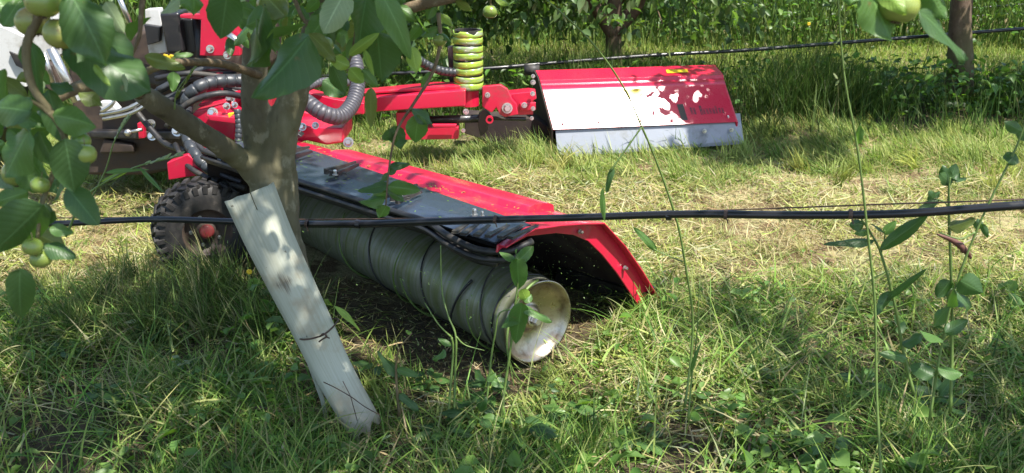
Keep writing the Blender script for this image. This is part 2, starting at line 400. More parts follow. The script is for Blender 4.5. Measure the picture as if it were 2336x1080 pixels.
# ------------------------------------------------------------------ mower geometry frame (used by the grass too)
Uv = Vector((.745, -.667, 0)).normalized(); Sv = Vector((-.667, -.745, 0)).normalized()
O1 = Vector((.45, 2.89, 0))
def H1(L, s, z): return O1-Uv*L+Sv*s+Vector((0, 0, z))
DR = .122; DS = .53; DL0 = .035; DL1 = 1.30
def in_head(x, y):                                   # under the near mowing head: no tall blades
    dx = x-O1.x; dy = y-O1.y; L = -(dx*Uv.x+dy*Uv.y); s = dx*Sv.x+dy*Sv.y
    return (L > -.02) & (L < 1.42) & (s > .05) & (s < .80)
# ------------------------------------------------------------------ grass
GREEN = [(.17,.36,.07), (.28,.48,.10), (.42,.58,.15), (.11,.22,.06), (.60,.64,.26)]
STRAW = [(.74,.62,.36), (.62,.50,.28), (.84,.76,.50), (.36,.25,.14)]
parts = []
def bare(x, y):                                      # scuffed, nearly bare soil by the drum and board and in scattered spots
    b1 = np.exp(-(((x-.05)/.75)**2+((y-2.40)/.16)**2)); b2 = np.exp(-(((x+.35)/.25)**2+((y-2.25)/.25)**2)); b3 = np.clip(vn(x, y, 8, 61)*3.2-1.75, 0, 1)
    return np.clip(1-.85*b1-.6*b2-.9*b3, .04, 1)
def near_strip_edge(x): return 2.92+.10*np.sin(2.2*x)+.05*np.sin(6*x+1)
# under the near row: unmown tangle
x, y = scatter(190000, -1.9, 2.3, 1.35, 3.15, lambda x, y: np.where(y < near_strip_edge(x), .10+.90*np.clip(vn(x, y, 5.5, 1)*2.2-.75, 0, 1), .12)*bare(x, y))
k = ~in_head(x, y); x, y = x[k], y[k]; N = len(x)
lyin = rng.uniform(0, 1, N) < .55
low = np.exp(-((x-.0)**2/.35+(y-2.35)**2/.05))      # scuffed patch in front of the drum
L = rng.uniform(.04, .15, N)*(.55+.7*vn(x, y, 4, 2))*(1-.6*low)
parts.append(blades(pos3(x, y, -.004), rng.uniform(0, 6.28, N), L, np.where(lyin, rng.uniform(.9, 1.5, N), rng.uniform(.05, .7, N)),
    rng.uniform(.1, 1.3, N), rng.uniform(.0022, .0058, N), pal(N, GREEN+[(.5,.42,.22)], [3, 4, 3, 2, 1.5, 1.3])))
# a few long arching blades
x, y = scatter(1500, -1.7, 2.0, 1.5, 2.85); k = ~in_head(x, y); x, y = x[k], y[k]; N = len(x)
parts.append(blades(pos3(x, y), rng.uniform(0, 6.28, N), rng.uniform(.14, .30, N), rng.uniform(.3, 1.2, N), rng.uniform(.3, 1.3, N),
    rng.uniform(.003, .006, N), pal(N, GREEN[1:3]+[(.5,.56,.24)], [4, 3, 2]), K=7))
# broad flattened blades, pale seed stems and dead straw lying about
x, y = scatter(30000, -1.8, 2.1, 1.4, 3.05, lambda x, y: (.08+.92*np.clip(vn(x, y, 4, 31)*2.2-.75, 0, 1))*bare(x, y)); k = ~in_head(x, y); x, y = x[k], y[k]; N = len(x)
parts.append(blades(pos3(x, y, rng.uniform(0, .05, N)), rng.uniform(0, 6.28, N), rng.uniform(.06, .20, N), rng.uniform(.7, 1.6, N), rng.uniform(0, .8, N),
    rng.uniform(.0035, .0075, N), pal(N, GREEN+[(.5,.56,.24), (.62,.54,.32)], [2, 3, 4, 2, 3, 3, 1.6], .22), K=5))
v, a, b, c = joinm(parts)
tag(np_mesh('tangled_grass', v, a, b, c, M['blade']), 'tangled unmown grass in the shade under the near tree row', 'grass', None, 'stuff')
# mown alley
parts = []
def dry(x, y): return np.clip(1.5*np.exp(-((y-(3.75+.06*x))/.62)**2)*(.3+.95*vn(x, y, 3.2, 5))-.1+.25*(vn(x, y, 9, 6)-.5), 0, 1)
x, y = scatter(330000, -3.2, 3.6, 2.85, 5.45, lambda x, y: np.where(y > near_strip_edge(x)-.1, np.clip(1.7*vn(x, y, 9, 3)-.25, .06, 1), 0)); k = ~in_head(x, y); x, y = x[k], y[k]; N = len(x)
dr = dry(x, y); isd = rng.uniform(0, 1, N) < .15+.80*dr
tall = np.clip((y-4.15)/.5, 0, 1)*np.clip(vn(x, y, 4, 8)*1.6-.3, 0, 1.2)
L = np.where(isd, rng.uniform(.02, .055, N), rng.uniform(.02, .05, N))*(1+2.2*tall)
az = np.where(tall > .3, rng.normal(2.7, .8, N), rng.uniform(0, 6.28, N))
col = np.where(isd[:, None], pal(N, STRAW, [3, 3, 2.4, 2.2]), pal(N, [(.28,.42,.10), (.40,.52,.14), (.54,.60,.22), (.20,.34,.09)], [3, 4, 3, 1.5]))
parts.append(blades(pos3(x, y, -.002), az, L, np.where(isd, rng.uniform(.7, 1.55, N), rng.uniform(.2, 1.35, N)), rng.uniform(.1, 1.1, N), rng.uniform(.0022, .0050, N)*(1+.35*np.clip(y-3.8, 0, 1)), col, K=3))
# tufts that the blade missed, each combed one way
def tufts(n, per, x0, x1, y0, y1, l0, l1, wd, cols, wts, sp=.022, dens=None, tl=(.2, 1.2)):
    x, y = scatter(n, x0, x1, y0, y1, dens); n = len(x); az = np.repeat(rng.normal(2.6, 1.1, n), per); sc_ = np.repeat(rng.uniform(.6, 1.3, n), per)
    tt = np.repeat(rng.uniform(*tl, n), per); cc = np.repeat(pal(n, cols, wts, .12), per, 0); x = np.repeat(x, per)+rng.normal(0, sp, n*per); y = np.repeat(y, per)+rng.normal(0, sp, n*per)
    k = ~in_head(x, y); x, y, az, sc_, tt, cc = x[k], y[k], az[k], sc_[k], tt[k], cc[k]; N = len(x)
    return blades(pos3(x, y), az+rng.normal(0, .55, N), rng.uniform(l0, l1, N)*sc_, np.abs(tt+rng.normal(0, .25, N)), rng.uniform(.2, 1.1, N), rng.uniform(*wd, N), cc*(1+rng.normal(0, .15, (N, 1))), K=4)
LC = [(.40,.52,.13), (.54,.62,.20), (.66,.66,.30), (.28,.42,.10)]
parts.append(tufts(900, 34, -3.2, 3.6, 4.15, 5.45, .06, .16, (.004, .008), LC, [3, 4, 2, 3], dens=lambda x, y: np.clip(vn(x, y, 3.4, 41)*1.8-.35, .05, 1)))
parts.append(tufts(1100, 22, -2.6, 2.9, 2.75, 4.2, .03, .08, (.003, .0055), LC+[(.75,.66,.38)], [3, 3, 2, 2, 3], dens=lambda x, y: np.clip(vn(x, y, 4, 42)*1.6-.4, .03, 1)))
parts.append(tufts(230, 24, -1.35, -.5, 2.6, 3.05, .08, .22, (.003, .006), [(.13,.22,.05), (.20,.28,.08), (.09,.16,.04), (.40,.38,.2)], [3, 3, 2, 1], tl=(.1, 1.1)))  # dark palette stands in for shade before the small wheel
parts.append(tufts(500, 26, -2.0, 2.2, 2.2, 3.1, .04, .11, (.003, .006), LC, [4, 3, 1, 4], dens=lambda x, y: np.clip(vn(x, y, 4, 43)*1.6-.3, .03, 1)))
v, a, b, c = joinm(parts)
tag(np_mesh('mown_grass', v, a, b, c, M['blade']), 'sunlit short mown grass and straw in the alley between the rows', 'grass', None, 'stuff')
# loose clippings
x, y = scatter(38000, -3.0, 3.4, 2.2, 5.2, lambda x, y: .25+.75*vn(x, y, 6, 9)); k = ~in_head(x, y); x, y = x[k], y[k]; N = len(x)
x2, y2 = scatter(66000, -2.2, 2.6, 1.7, 4.3, lambda x, y: np.clip(1.9*vn(x, y, 6, 51)-.4, 0.03, 1)*np.where((x > -.1) | (y > 2.9), 1, .3)*np.clip((y-1.6)/.9, .25, 1)); k = ~in_head(x2, y2); x2, y2 = x2[k], y2[k]; N2 = len(x2)
bl2 = blades(pos3(x2, y2, .01+rng.uniform(0, .035, N2)), rng.uniform(0, 6.28, N2), rng.uniform(.025, .11, N2), rng.normal(1.45, .22, N2), rng.normal(0, .5, N2),
    rng.uniform(.003, .0080, N2), pal(N2, STRAW[:3]+[(.62,.64,.24), (.46,.58,.14), (.80,.78,.50)], [1.8, 1.2, 1.6, 3, 2, 1.8], .22), K=3)
x3, y3 = scatter(9000, -.9, .7, 2.1, 3.1); x3, y3 = x3, y3; N3 = len(x3)
bl3 = blades(pos3(x3, y3, .003), rng.uniform(0, 6.28, N3), rng.uniform(.01, .05, N3), rng.normal(1.5, .12, N3), rng.normal(0, .5, N3),
    rng.uniform(.002, .0055, N3), pal(N3, STRAW+[(.45,.52,.18), (.2,.13,.08)], [1.5, 1, 1, 2, 2, 2], .2), K=3)
bl1 = blades(pos3(x, y, .012+.02*0), rng.uniform(0, 6.28, N), rng.uniform(.03, .12, N), rng.normal(1.5, .12, N), rng.normal(0, .25, N),
    rng.uniform(.0018, .0045, N), pal(N, STRAW[:3]+[(.5,.55,.2), (.32,.42,.12)], [3, 2, 2, 2.4, 1.6]), K=3)
v, a, b, c = joinm([bl1, bl2, bl3])
tag(np_mesh('hay_clippings', v, a, b, c, M['blade']), 'loose straw coloured clippings lying on the mown alley', 'clippings', None, 'stuff')
# far strip: standing grass under the far row
parts = []
def fy(x): return 5.35+.10*x                         # near edge of the far strip
x, y = scatter(150000, -4.2, 4.6, 5.1, 6.9, lambda x, y: np.where((y > fy(x)) & (y < fy(x)+.70), (.04+.75*np.clip(vn(x, y, 4.2, 11)*2.6-1.05, 0, 1)), .05)); N = len(x)
hh = .20+.30*np.clip(vn(x, y, 2.6, 12)*1.5-.3, 0, 1)
parts.append(blades(pos3(x, y), rng.uniform(0, 6.28, N), rng.uniform(.45, 1.1, N)*hh, rng.uniform(0, .5, N), rng.uniform(0, 1.0, N), rng.uniform(.003, .007, N),
    pal(N, [(.08,.16,.035), (.12,.21,.05), (.20,.29,.08), (.34,.34,.16)], [4, 4, 2, .6]), K=4))  # palette darkened to stand in for shade under the far row
# meadow beyond
x, y = scatter(110000, -7, 8, 6.2, 9.0); N = len(x)
parts.append(blades(pos3(x, y), rng.uniform(0, 6.28, N), rng.uniform(.04, .11, N), rng.uniform(.1, .9, N), rng.uniform(.1, 1, N), rng.uniform(.005, .010, N),
    pal(N, [(.36,.50,.10), (.46,.58,.14), (.60,.62,.25), (.25,.40,.09)], [3, 4, 2, 2]), K=2))
x, y = scatter(42000, -9.5, 10, 8.0, 14, lambda x, y: .3+.7*vn(x, y, 2, 14)); N = len(x)
parts.append(blades(pos3(x, y), rng.uniform(0, 6.28, N), rng.uniform(.25, .75, N), rng.uniform(0, .4, N), rng.uniform(0, .8, N), rng.uniform(.009, .018, N),
    pal(N, [(.12,.22,.05), (.17,.28,.07), (.25,.34,.10), (.10,.18,.045)], [4, 4, 2, 2]), K=3))
v, a, b, c = joinm(parts)
tag(np_mesh('tall_grass', v, a, b, c, M['blade']), 'tall grass coloured dark for shade under the far row and meadow behind it', 'grass', None, 'stuff')
# low broadleaf ground cover
def groundcover(n, x0, x1, y0, y1, s0, s1, zmax, cols, wts, dens=None):
    x, y = scatter(n, x0, x1, y0, y1, dens); k = ~in_head(x, y); x, y = x[k], y[k]; N = len(x)
    p = pos3(x, y); p[:, 2] += rng.uniform(.003, zmax, N); L = rng.uniform(s0, s1, N)
    return leaves_np(p, rng.normal(0, 1, (N, 3))*np.array([1, 1, .45])+np.array([0, 0, .15]), L, L*rng.uniform(.5, .95, N), pal(N, cols, wts))
GC = [(1.2,1.35,.9), (1.7,1.9,1.1), (.9,1.05,.75), (2.6,2.5,1.3)]
v, a, b, c = joinm([groundcover(13000, -1.9, 2.2, 1.4, 3.0, .010, .036, .06, GC, [3, 4, 2, 2], lambda x, y: np.clip(vn(x, y, 4.5, 21)*2.2-.75, .04, 1)*bare(x, y)), groundcover(1500, -1.9, 2.2, 1.4, 2.9, .035, .062, .09, GC, [3, 4, 2, 2], lambda x, y: np.clip(vn(x, y, 3.5, 24)*2.4-.9, .02, 1)*bare(x, y)),
    groundcover(5000, -3, 3.4, 3.0, 5.2, .008, .022, .02, GC, [2, 3, 1, 2], lambda x, y: np.clip(1-dry(x, y), .05, .7)),
    groundcover(9000, -4, 4.6, 5.45, 6.2, .03, .07, .30, [(.6,.75,.5), (.85,1.0,.7), (1.2,1.4,.9), (.5,.6,.4)], [3, 2, 3, .5], lambda x, y: np.clip(vn(x, y, 3, 22)*1.8-.5, .0, 1)),  # leaf palette darkened for the far strip's shade
    groundcover(60000, -9, 9.5, 7.9, 12, .03, .07, .85, [(.7,.8,.55), (.95,1.1,.75), (.5,.6,.42), (1.4,1.5,1.0)], [2, 3, 2, 1], lambda x, y: np.clip(vn(x, y, 2, 23)*1.8-.3, .0, 1))])
tag(np_mesh('ground_cover', v, a, b, c, M['mass']), 'low broadleaf weeds and clover spread through the grass', 'ground cover', None, 'stuff')
# flying bits thrown by the drum
N = 900; Lr = rng.uniform(-.02, 1.2, N); sr = rng.uniform(.05, .92, N); zr = rng.uniform(.01, .34, N)
out = (((sr-DS)**2+(zr-.125)**2) > .15**2)
Lr, sr, zr = Lr[out], sr[out], zr[out]; N = len(Lr)
Lr = np.where(rng.uniform(0, 1, N) < .55, rng.uniform(-.01, .22, N), Lr)
p = np.array([list(H1(a_, b_, c_)) for a_, b_, c_ in zip(Lr, sr, zr)])
v, a, b, c = leaves_np(p, rng.normal(0, 1, (N, 3)), rng.uniform(.002, .0075, N)*rng.choice([.6,1,1.6],N), rng.uniform(.0015, .004, N), pal(N, [(2.6,2.3,1.6), (4,4,3.2), (2.4,3.2,1.5)], [3, 2, 2]))
tag(np_mesh('flying_clippings', v, a, b, c, M['mass']), 'pale flecks of cut grass thrown up around the spinning drum', 'clippings', None, 'stuff')
# ================================================================== the mower
mower = empty('orchard_mower', (-.3, 3.6, 0), 'red side-mounted orchard mower with two hooded heads working under the apple rows', 'mower')
def bolt(c, ax, r, parent, name='bolt', h=.012, mat=None):
    b = MB(); ax = Vector(ax).normalized(); c = Vector(c); r = r*.66
    b.lathe(c, ax, [(0, 0), (0, r*1.5), (h*.25, r*1.5), (h*.25, r*1.02)], 14)
    b.lathe(c+ax*h*.25, ax, [(0, r), (h*.75, r), (h, r*.8), (h, 0)], 6)
    return b.build(name, mat or M['steel'], parent)
def plate(px, Y, th, parent, name, mat, bev=.004, dY=None):      # real thick plate whose front outline is given at depth Y (dY: per-point depth change)
    pts = [D(x, y, Y+(dY[i] if dY else 0)) for i, (x, y) in enumerate(px)]
    return MB().prism(pts, Vector((0, th, 0))).build(name, mat, parent, bevel=bev)
def hose(pts, r, parent, name, mat, pitch=.03, n=12):
    P = spline(pts, 14); Ls = [0]
    for i in range(1, len(P)): Ls.append(Ls[-1]+(P[i]-P[i-1]).length)
    tot = Ls[-1]; m = int(tot/pitch)*6; Q = []; rr = []
    for k in range(m+1):
        s = min(tot, pitch*(k//6)+pitch*(0, .05, .14, .5, .86, .95)[k % 6]); i = min(np.searchsorted(Ls, s, side='right')-1, len(P)-2)
        Q.append(P[i].lerp(P[i+1], (s-Ls[i])/max(1e-9, Ls[i+1]-Ls[i]))); ph = (k % 6)
        rr.append(r*(.80, .97, 1.03, 1.05, 1.02, .95)[ph])
    return MB().tube(Q, rr, n).build(name, mat, parent, smooth=True)
# ---- near head -----------------------------------------------------
LT = 1.42
def top_z(s, L): return .437 if s < .62 else .437-(s-.62)*.2
out_n = [(0, .045), (.10, .165), (.20, .275), (.31, .375), (.36, .392), (.41, .400)]
b = MB()
def sect(L, pts): return [H1(L, s, z) for s, z in pts]
jn, jf = .615, .45
A = sect(0, out_n+[(.50, .42), (jn, .438)]); B = sect(LT, out_n+[(.43, .405), (jf, .41)])
for k in range(8): b.loft([p.lerp(q_, k/8) for p, q_ in zip(A, B)], [p.lerp(q_, (k+1)/8) for p, q_ in zip(A, B)])
hood = b.build('hood', M['red'], mower, solid=.006, bevel=.002, weld=True)
b = MB(); A = sect(.004, [(jn-.02, .441), (.68, .438), (.735, .428)]); B = sect(LT-.03, [(jf-.02, .414), (.58, .432), (.735, .436)])
for k in range(6): b.loft([p.lerp(q_, k/6) for p, q_ in zip(A, B)], [p.lerp(q_, (k+1)/6) for p, q_ in zip(A, B)])
b.build('top_plate', M['sky_grey'], hood, solid=.004, weld=True)
# folded stiffening rib along the hood with its cut end towards us
b = MB(); rs = [(.340, .385), (.346, .410), (.366, .421), (.425, .432), (.450, .430), (.468, .411)]
b.loft(sect(.13, rs), sect(1.05, rs)); b.add(sect(.13, rs), [tuple(range(len(rs)))]); b.add(sect(1.05, rs), [tuple(range(len(rs)))])
rib = b.build('stiffening_rib', M['red'], hood, bevel=.003)
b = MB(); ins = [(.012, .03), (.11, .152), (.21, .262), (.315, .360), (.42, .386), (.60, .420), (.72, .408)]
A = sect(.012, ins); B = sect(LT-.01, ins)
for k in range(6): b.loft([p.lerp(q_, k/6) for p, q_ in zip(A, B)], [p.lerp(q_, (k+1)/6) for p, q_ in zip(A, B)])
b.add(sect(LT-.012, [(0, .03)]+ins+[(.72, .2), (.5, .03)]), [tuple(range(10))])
b.build('shade_liner', M['shade_dark'], hood)  # black inner skin added to deepen the shade inside the hood
outp = [(-.004, .04), (.10, .168), (.20, .279), (.31, .380), (.41, .405), (.50, .424), (.62, .445), (.735, .425)]
inp = [(.74, .405), (.62, .418), (.50, .395), (.42, .368), (.35, .330), (.28, .268), (.20, .185), (.12, .09), (.075, .035)]
b = MB(); b.prism(sect(0, outp+inp), -Uv*(-.007)); b.build('end_plate', M['red'], hood, bevel=.002)
b = MB()                                             # turned-out flange along the end plate
b.loft(sect(-.007, outp), sect(-.034, outp)); b.build('end_flange', M['red'], hood, solid=.005, bevel=.0015)
# rubber lip: double black tube along the front edge, curling round the near corner
lp = [H1(L, .745, .432) for L in np.linspace(LT-.04, .25, 12)]+[H1(.14, .765, .420), H1(.05, .755, .405), H1(-.02, .71, .405), H1(-.04, .64, .418)]
b = MB(); P = spline(lp, 4); b.tube(P, .0095, 8); b.tube([p+Sv*.006-Vector((0, 0, .021)) for p in P], .0085, 8)
b.tube([p-Sv*.016-Vector((0, 0, .036)) for p in P[:-6]], .012, 8)
b.build('rubber_lip', M['rubber'], hood, smooth=True)
def fin(pl, z=.448, h=.018, t=.006):
    b = MB()
    for (x1, y1, x2, y2) in pl:
        a, c = G(x1, y1, z), G(x2, y2, z); d = (c-a).normalized(); s = d.cross(Vector((0, 0, 1)))*t
        b.add([a-s, a+s, c+s*.5, c-s*.5, a-s+Vector((0,0,h)), a+s+Vector((0,0,h)), c+s*.5+Vector((0,0,h*.4)), c-s*.5+Vector((0,0,h*.4))],
              [(0,1,2,3),(4,5,6,7),(0,1,5,4),(1,2,6,5),(2,3,7,6),(3,0,4,7)])
    return b.build('hinge_bracket', M['black'], hood, bevel=.0015)
fin([(742, 398, 812, 372), (768, 404, 818, 378), (752, 401, 790, 398)]); bolt(G(765, 400, .455), (0,0,1), .009, hood, h=.014)
fin([(880, 452, 952, 424), (905, 466, 962, 440), (890, 459, 935, 456)]); bolt(G(915, 458, .455), (0,0,1), .009, hood, h=.014)
fin([(668, 350, 706, 338), (672, 364, 712, 348)])
fin([(1037, 533, 1066, 512), (1056, 538, 1090, 512), (1086, 541, 1116, 514), (1112, 543, 1160, 514), (1140, 545, 1192, 514), (1163, 546, 1226, 515)], h=.008, t=.009)
bolt(G(1082, 492, .447), (0,0,1), .010, hood, h=.016); bolt(G(1100, 494, .447), (0,0,1), .007, hood, h=.012)
b = MB(); b.prism([H1(-.01, -.02, .07), H1(-.01, .06, .07), H1(.02, .04, .0), H1(.02, -.09, .012)], -Uv*.35)
b.build('rubber_flap', M['rubber'], hood)
b = MB(); b.loft(sect(.01, [(.008, .07), (.0, .03), (-.012, -.015)]), sect(LT-.02, [(.008, .07), (.0, .03), (-.012, -.015)])); b.build('rubber_curtain', M['rubber'], hood, solid=.006)
bolt(H1(-.012, .17, .195), Uv, .008, hood, h=.01); bolt(H1(-.012, .40, .375), Uv, .007, hood, h=.01)
N = 420; Lr = rng.uniform(.02, 1.35, N); sr = rng.uniform(.32, .73, N); jl = jn+(jf-jn)*Lr/LT
zz = np.interp(sr, [.31, .41, .50, .62, .735], [.379, .404, .426, .444, .437])+.007
P_ = np.array([list(H1(a_, b_, c_)) for a_, b_, c_ in zip(Lr, sr, zz)]); dd = rng.normal(0, 1, (N, 3))*np.array([1, 1, .03])
Lc = rng.uniform(.004, .022, N); v, a, b_, c = leaves_np(P_, dd, Lc, np.minimum(Lc*.5, .003), pal(N, [(3,3.2,1.2), (2,2.6,.8), (4,3.6,2.2), (1.2,.9,.5)], [3, 3, 2, 2]), fold=.1, droop=0)
tag(np_mesh('hood_clippings', v, a, b_, c, M['mass']), 'bits of cut grass and dirt lying on top of the near hood', 'clippings', None, 'stuff')
# drum: closed cylinder with a dished end
def drum(c0, c1, r, parent, uvfix=True):
    ax = (c0-c1).normalized(); Ln = (c0-c1).length; n = 48; prof = []
    for k in range(61):
        t = k/60; prof.append((Ln*t, r*(1+.006*math.sin(t*47)+.004*math.sin(t*131))))
    prof = [(0, 0), (0, r*.98)]+prof+[(Ln, r)]
    o = MB().lathe(c1, ax, prof, n).build('drum', M['drum'], parent, smooth=True)
    me = o.data; uvl = me.uv_layers.new(name='UVMap'); co = me.vertices; sd = ax.cross(Vector((0,0,1))).normalized(); ud = ax.cross(sd)
    for lpn in me.loops:
        p = co[lpn.vertex_index].co-c1; uvl.data[lpn.index].uv = (p.dot(ax), math.atan2(p.dot(ud), p.dot(sd))/6.2832+.5)
    return o
c0 = H1(DL0, DS, DR+.003); UD = Vector((.64, -.768, 0)).normalized(); c1 = c0-UD*1.28; SD = Vector((UD.y, -UD.x, 0))
dr1 = drum(c0, c1, DR, mower)
b = MB(); b.lathe(c0, UD, [(0, DR*1.005), (.006, DR*1.03), (.011, DR*1.02), (.010, DR*.975), (-.004, DR*.93), (-.018, DR*.80), (-.029, DR*.60), (-.036, DR*.42), (-.036, DR*.30), (-.020, DR*.27), (-.018, DR*.20), (-.018, 0)], 64)
b.build('dish', M['dish'], dr1, smooth=True)
bolt(c0-UD*.018, UD, .02, dr1, h=.022)
def around(L, th, r): 
    return c0-UD*(L-DL0)+SD*(r*math.cos(th))+Vector((0, 0, r*math.sin(th)))
b = MB(); P = [around(.10+.30*k/40, 2*math.pi*k/40-.6, DR+.004) for k in range(0, 118)]
b.tube(P, .0026, 6); b.tube([around(.085, 2*math.pi*k/40, DR+.003) for k in range(41)], .0026, 6)
b.build('spiral_rib', M['black'], dr1, smooth=True)
for (L0, a0, a1, r0, r1, dl, mt) in ((.02, 1.5, -1.2, .135, .185, -.06, 'stem_g'), (.13, -2.2, .4, .130, .150, .05, 'stem_g'), (.42, -1.9, .2, .128, .16, .08, 'stem_g'), (.62, -2.4, .9, .126, .150, -.07, 'stem_g'), (.22, .8, -1.3, .128, .165, .10, 'rubber'), (.85, -1.6, .9, .126, .15, .08, 'stem_g')):
    b = MB(); P = [around(L0+dl*t, lerp(a0, a1, t), lerp(r0, r1, t**2)) for t in np.linspace(0, 1, 26)]
    b.tube(P, [.0045*(1-.5*t) for t in np.linspace(0, 1, 26)], 6); b.build('cord', M[mt], dr1, smooth=True)
# ---- far head ------------------------------------------------------
def S2(t, k):                                        # t 0..1 from left to right, k index of the section point
    Lp = [(1262, 4.70, .155), (1238, 4.835, .325), (1236, 4.86, .338), (1234, 4.90, .345), (1232, 4.905, .362), (1230, 4.95, .370), (1222, 5.04, .388)]
    Rp = [(1680, 4.86, .157), (1652, 4.985, .325), (1650, 5.01, .338), (1648, 5.05, .345), (1647, 5.055, .362), (1642, 5.11, .370), (1628, 5.21, .388)]
    def w3(p): 
        px, Yp, z = p; rz = ray(px, 240); dep = Yp*cp+(CH-z)*sp_; return Vector(((px-1168)/F*dep, Yp, z))
    return w3(Lp[k]).lerp(w3(Rp[k]), t)
b = MB()
for k in range(8): b.loft([S2(k/8, i) for i in range(7)], [S2((k+1)/8, i) for i in range(7)])
bk = lambda t: [S2(t, 6), S2(t, 6)+Vector((0, .16, -.10)), S2(t, 6)+Vector((0, .22, -.30))]
b.loft(bk(0), bk(1))
hood2 = b.build('hood', M['red_glare'], mower, solid=.006, bevel=.002, weld=True)
b = MB()
def sk(t): 
    a = S2(t, 0)+Vector((0, .004, -.004)); return [a+Vector((0, .05, .035)), a+Vector((0, .012, -.002)), Vector((a.x+.012, a.y-.03, .035+.03*t)), Vector((a.x+.012, a.y-.032, .018+.03*t))]
ts = np.linspace(.012, 1.03, 9)
for k in range(8): b.loft(sk(ts[k]), sk(ts[k+1]))
b.build('skirt', M['skirt'], hood2, solid=.006, weld=True)
for t in (.0, 1.0):
    e = [S2(t, i) for i in range(7)]+bk(t)[1:]+[S2(t, 0)+Vector((0, .25, -.10)), S2(t, 0)+Vector((0, .02, -.11))]
    b = MB(); b.prism(e, Vector((-.008 if t < .5 else .008, 0, 0))); b.build('end_plate', M['red' if t > .5 else 'shade_dark'], hood2)  # left plate near black, standing in for the dark open end
b = MB(); b.tube([S2(0, 6)+Vector((-.06, .03, .0)), S2(0, 6)+Vector((.02, .03, .0))], .03, 12); b.build('pivot_cap', M['rubber'], hood2, smooth=True)
for t in (.06, .25, .48, .96):
    p = S2(t, 0).lerp(S2(t, 1), .14); nrm = (S2(t, 1)-S2(t, 0)).cross(Vector((1, 0, 0))); nrm = nrm if nrm.y < 0 else -nrm
    bolt(p, nrm, .008, hood2, h=.012)
for t in (.82, .97):
    a = S2(t, 0); bolt(a+Vector((0, -.02, -.035)), (0, -1, .1), .011, hood2, h=.014)
# small dark lettering on the right of the panel (too soft in the photo to read) and worn stickers
def onp(t, v, off=.0045):
    a, c = S2(t, 0), S2(t, 1); n = (c-a).cross(Vector((1, .05, 0))).normalized(); n = n if n.y < 0 else -n
    return a.lerp(c, v)+n*off
b = MB(); t0 = .765
for i, (wd, lo, hi) in enumerate(((.010,.24,.42),(.010,.24,.42),(0,0,0),(.012,.22,.46),(.008,.24,.38),(.009,.24,.38),(.008,.24,.38),(.010,.24,.38),(.007,.24,.44),(.009,.24,.38),(.008,.24,.38))):
    if wd:
        t1 = t0+wd; h = hi-lo
        for (ta, tb, va, vb) in ((t0, t0+wd*.32, lo, hi), (t1-wd*.3, t1, lo, hi), (t0, t1, lo+h*(.0 if i % 3 else .8), lo+h*(.2 if i % 3 else 1)), (t0, t1, lo+h*.42, lo+h*.58)):
            b.add([onp(ta, va), onp(tb, va), onp(tb, vb), onp(ta, vb)], [(0,1,2,3)])
    t0 += .0175
b.build('lettering', M['decal_dark'], hood2)
b = MB(); b.add([onp(.47, .62), onp(.50, .62), onp(.555, .96), onp(.43, .96)], [(0,1,2,3)]); b.build('warning_sticker', M['yellow'], hood2)
b = MB(); b.add([onp(.70, .10), onp(.735, .10), onp(.735, .52), onp(.70, .52)], [(0,1,2,3)]); b.build('worn_sticker', M['black'], hood2)
b = MB(); b.add([S2(.70, 5)+Vector((0,-.012,.005)), S2(.82, 5)+Vector((0,-.012,.005)), S2(.82, 5)+Vector((0,.035,.014)), S2(.70, 5)+Vector((0,.035,.014))], [(0,1,2,3)]); b.build('warning_sticker', M['yellow'], hood2)
dr2 = drum(S2(.97, 0)+Vector((0, .20, -.03)), S2(.0, 0)+Vector((.05, .20, -.03)), .115, mower)
# ---- arm between the heads ------------------------------------------
arm = plate([(690, 246), (855, 222), (1062, 206), (1062, 243), (855, 256), (690, 284)], 4.50, .14, mower, 'arm_beam', M['red'], .006)
plate([(800, 214), (990, 196), (1050, 196), (1050, 204), (860, 214)], 4.545, .10, arm, 'beam_cap', M['red'])
plate([(903, 258), (962, 254), (958, 292), (1046, 290), (1046, 318), (925, 320), (905, 300)], 4.54, .10, arm, 'lower_bracket', M['red'])
plate([(985, 284), (1042, 284), (1040, 292), (988, 292)], 4.50, .02, arm, 'bracket_tab', M['red'])
b = MB(); b.tube([D(965, 274, 4.58), D(1120, 270, 4.58)], .020, 12); b.tube([D(1120, 270, 4.58), D(1200, 272, 4.58)], .010, 10); b.build('ram', M['black'], arm, smooth=True)
plate([(1100, 198), (1142, 194), (1158, 204), (1168, 226), (1178, 238), (1182, 262), (1152, 268), (1140, 262), (1132, 246), (1122, 258), (1108, 250), (1100, 244)], 4.50, .03, arm, 'pivot_plate', M['red'])
plate([(1152, 216), (1206, 210), (1222, 212), (1224, 226), (1214, 232), (1216, 262), (1160, 264), (1150, 245)], 4.56, .10, arm, 'link_block', M['red'])
plate([(1185, 236), (1222, 234), (1222, 252), (1186, 254)], 4.545, .02, arm, 'link_tab', M['red'])
for (x, y, r_, Yb) in ((1112, 217, .013, 4.498), (1157, 247, .026, 4.498), (1196, 240, .014, 4.54), (1215, 214, .012, 4.545), (1063, 255, .014, 4.50), (1216, 248, .011, 4.54), (965, 267, .014, 4.53), (1216, 188, .013, 4.70), (1216, 174, .010, 4.70), (1057, 298, .010, 4.53), (1213, 270, .010, 4.55)):
    bolt(D(x, y, Yb), (.05, -1, .1), r_, arm, h=.022)
b = MB(); b.lathe(D(1117, 272, 4.50), (0, -1, 0), [(0, .018), (.02, .018), (.02, .011), (0, .011)], 18); b.build('bushing', M['red'], arm)
plate([(1092, 262), (1106, 250), (1118, 262), (1112, 300), (1096, 312), (1090, 285)], 4.56, .06, arm, 'pivot_bracket', M['black'])
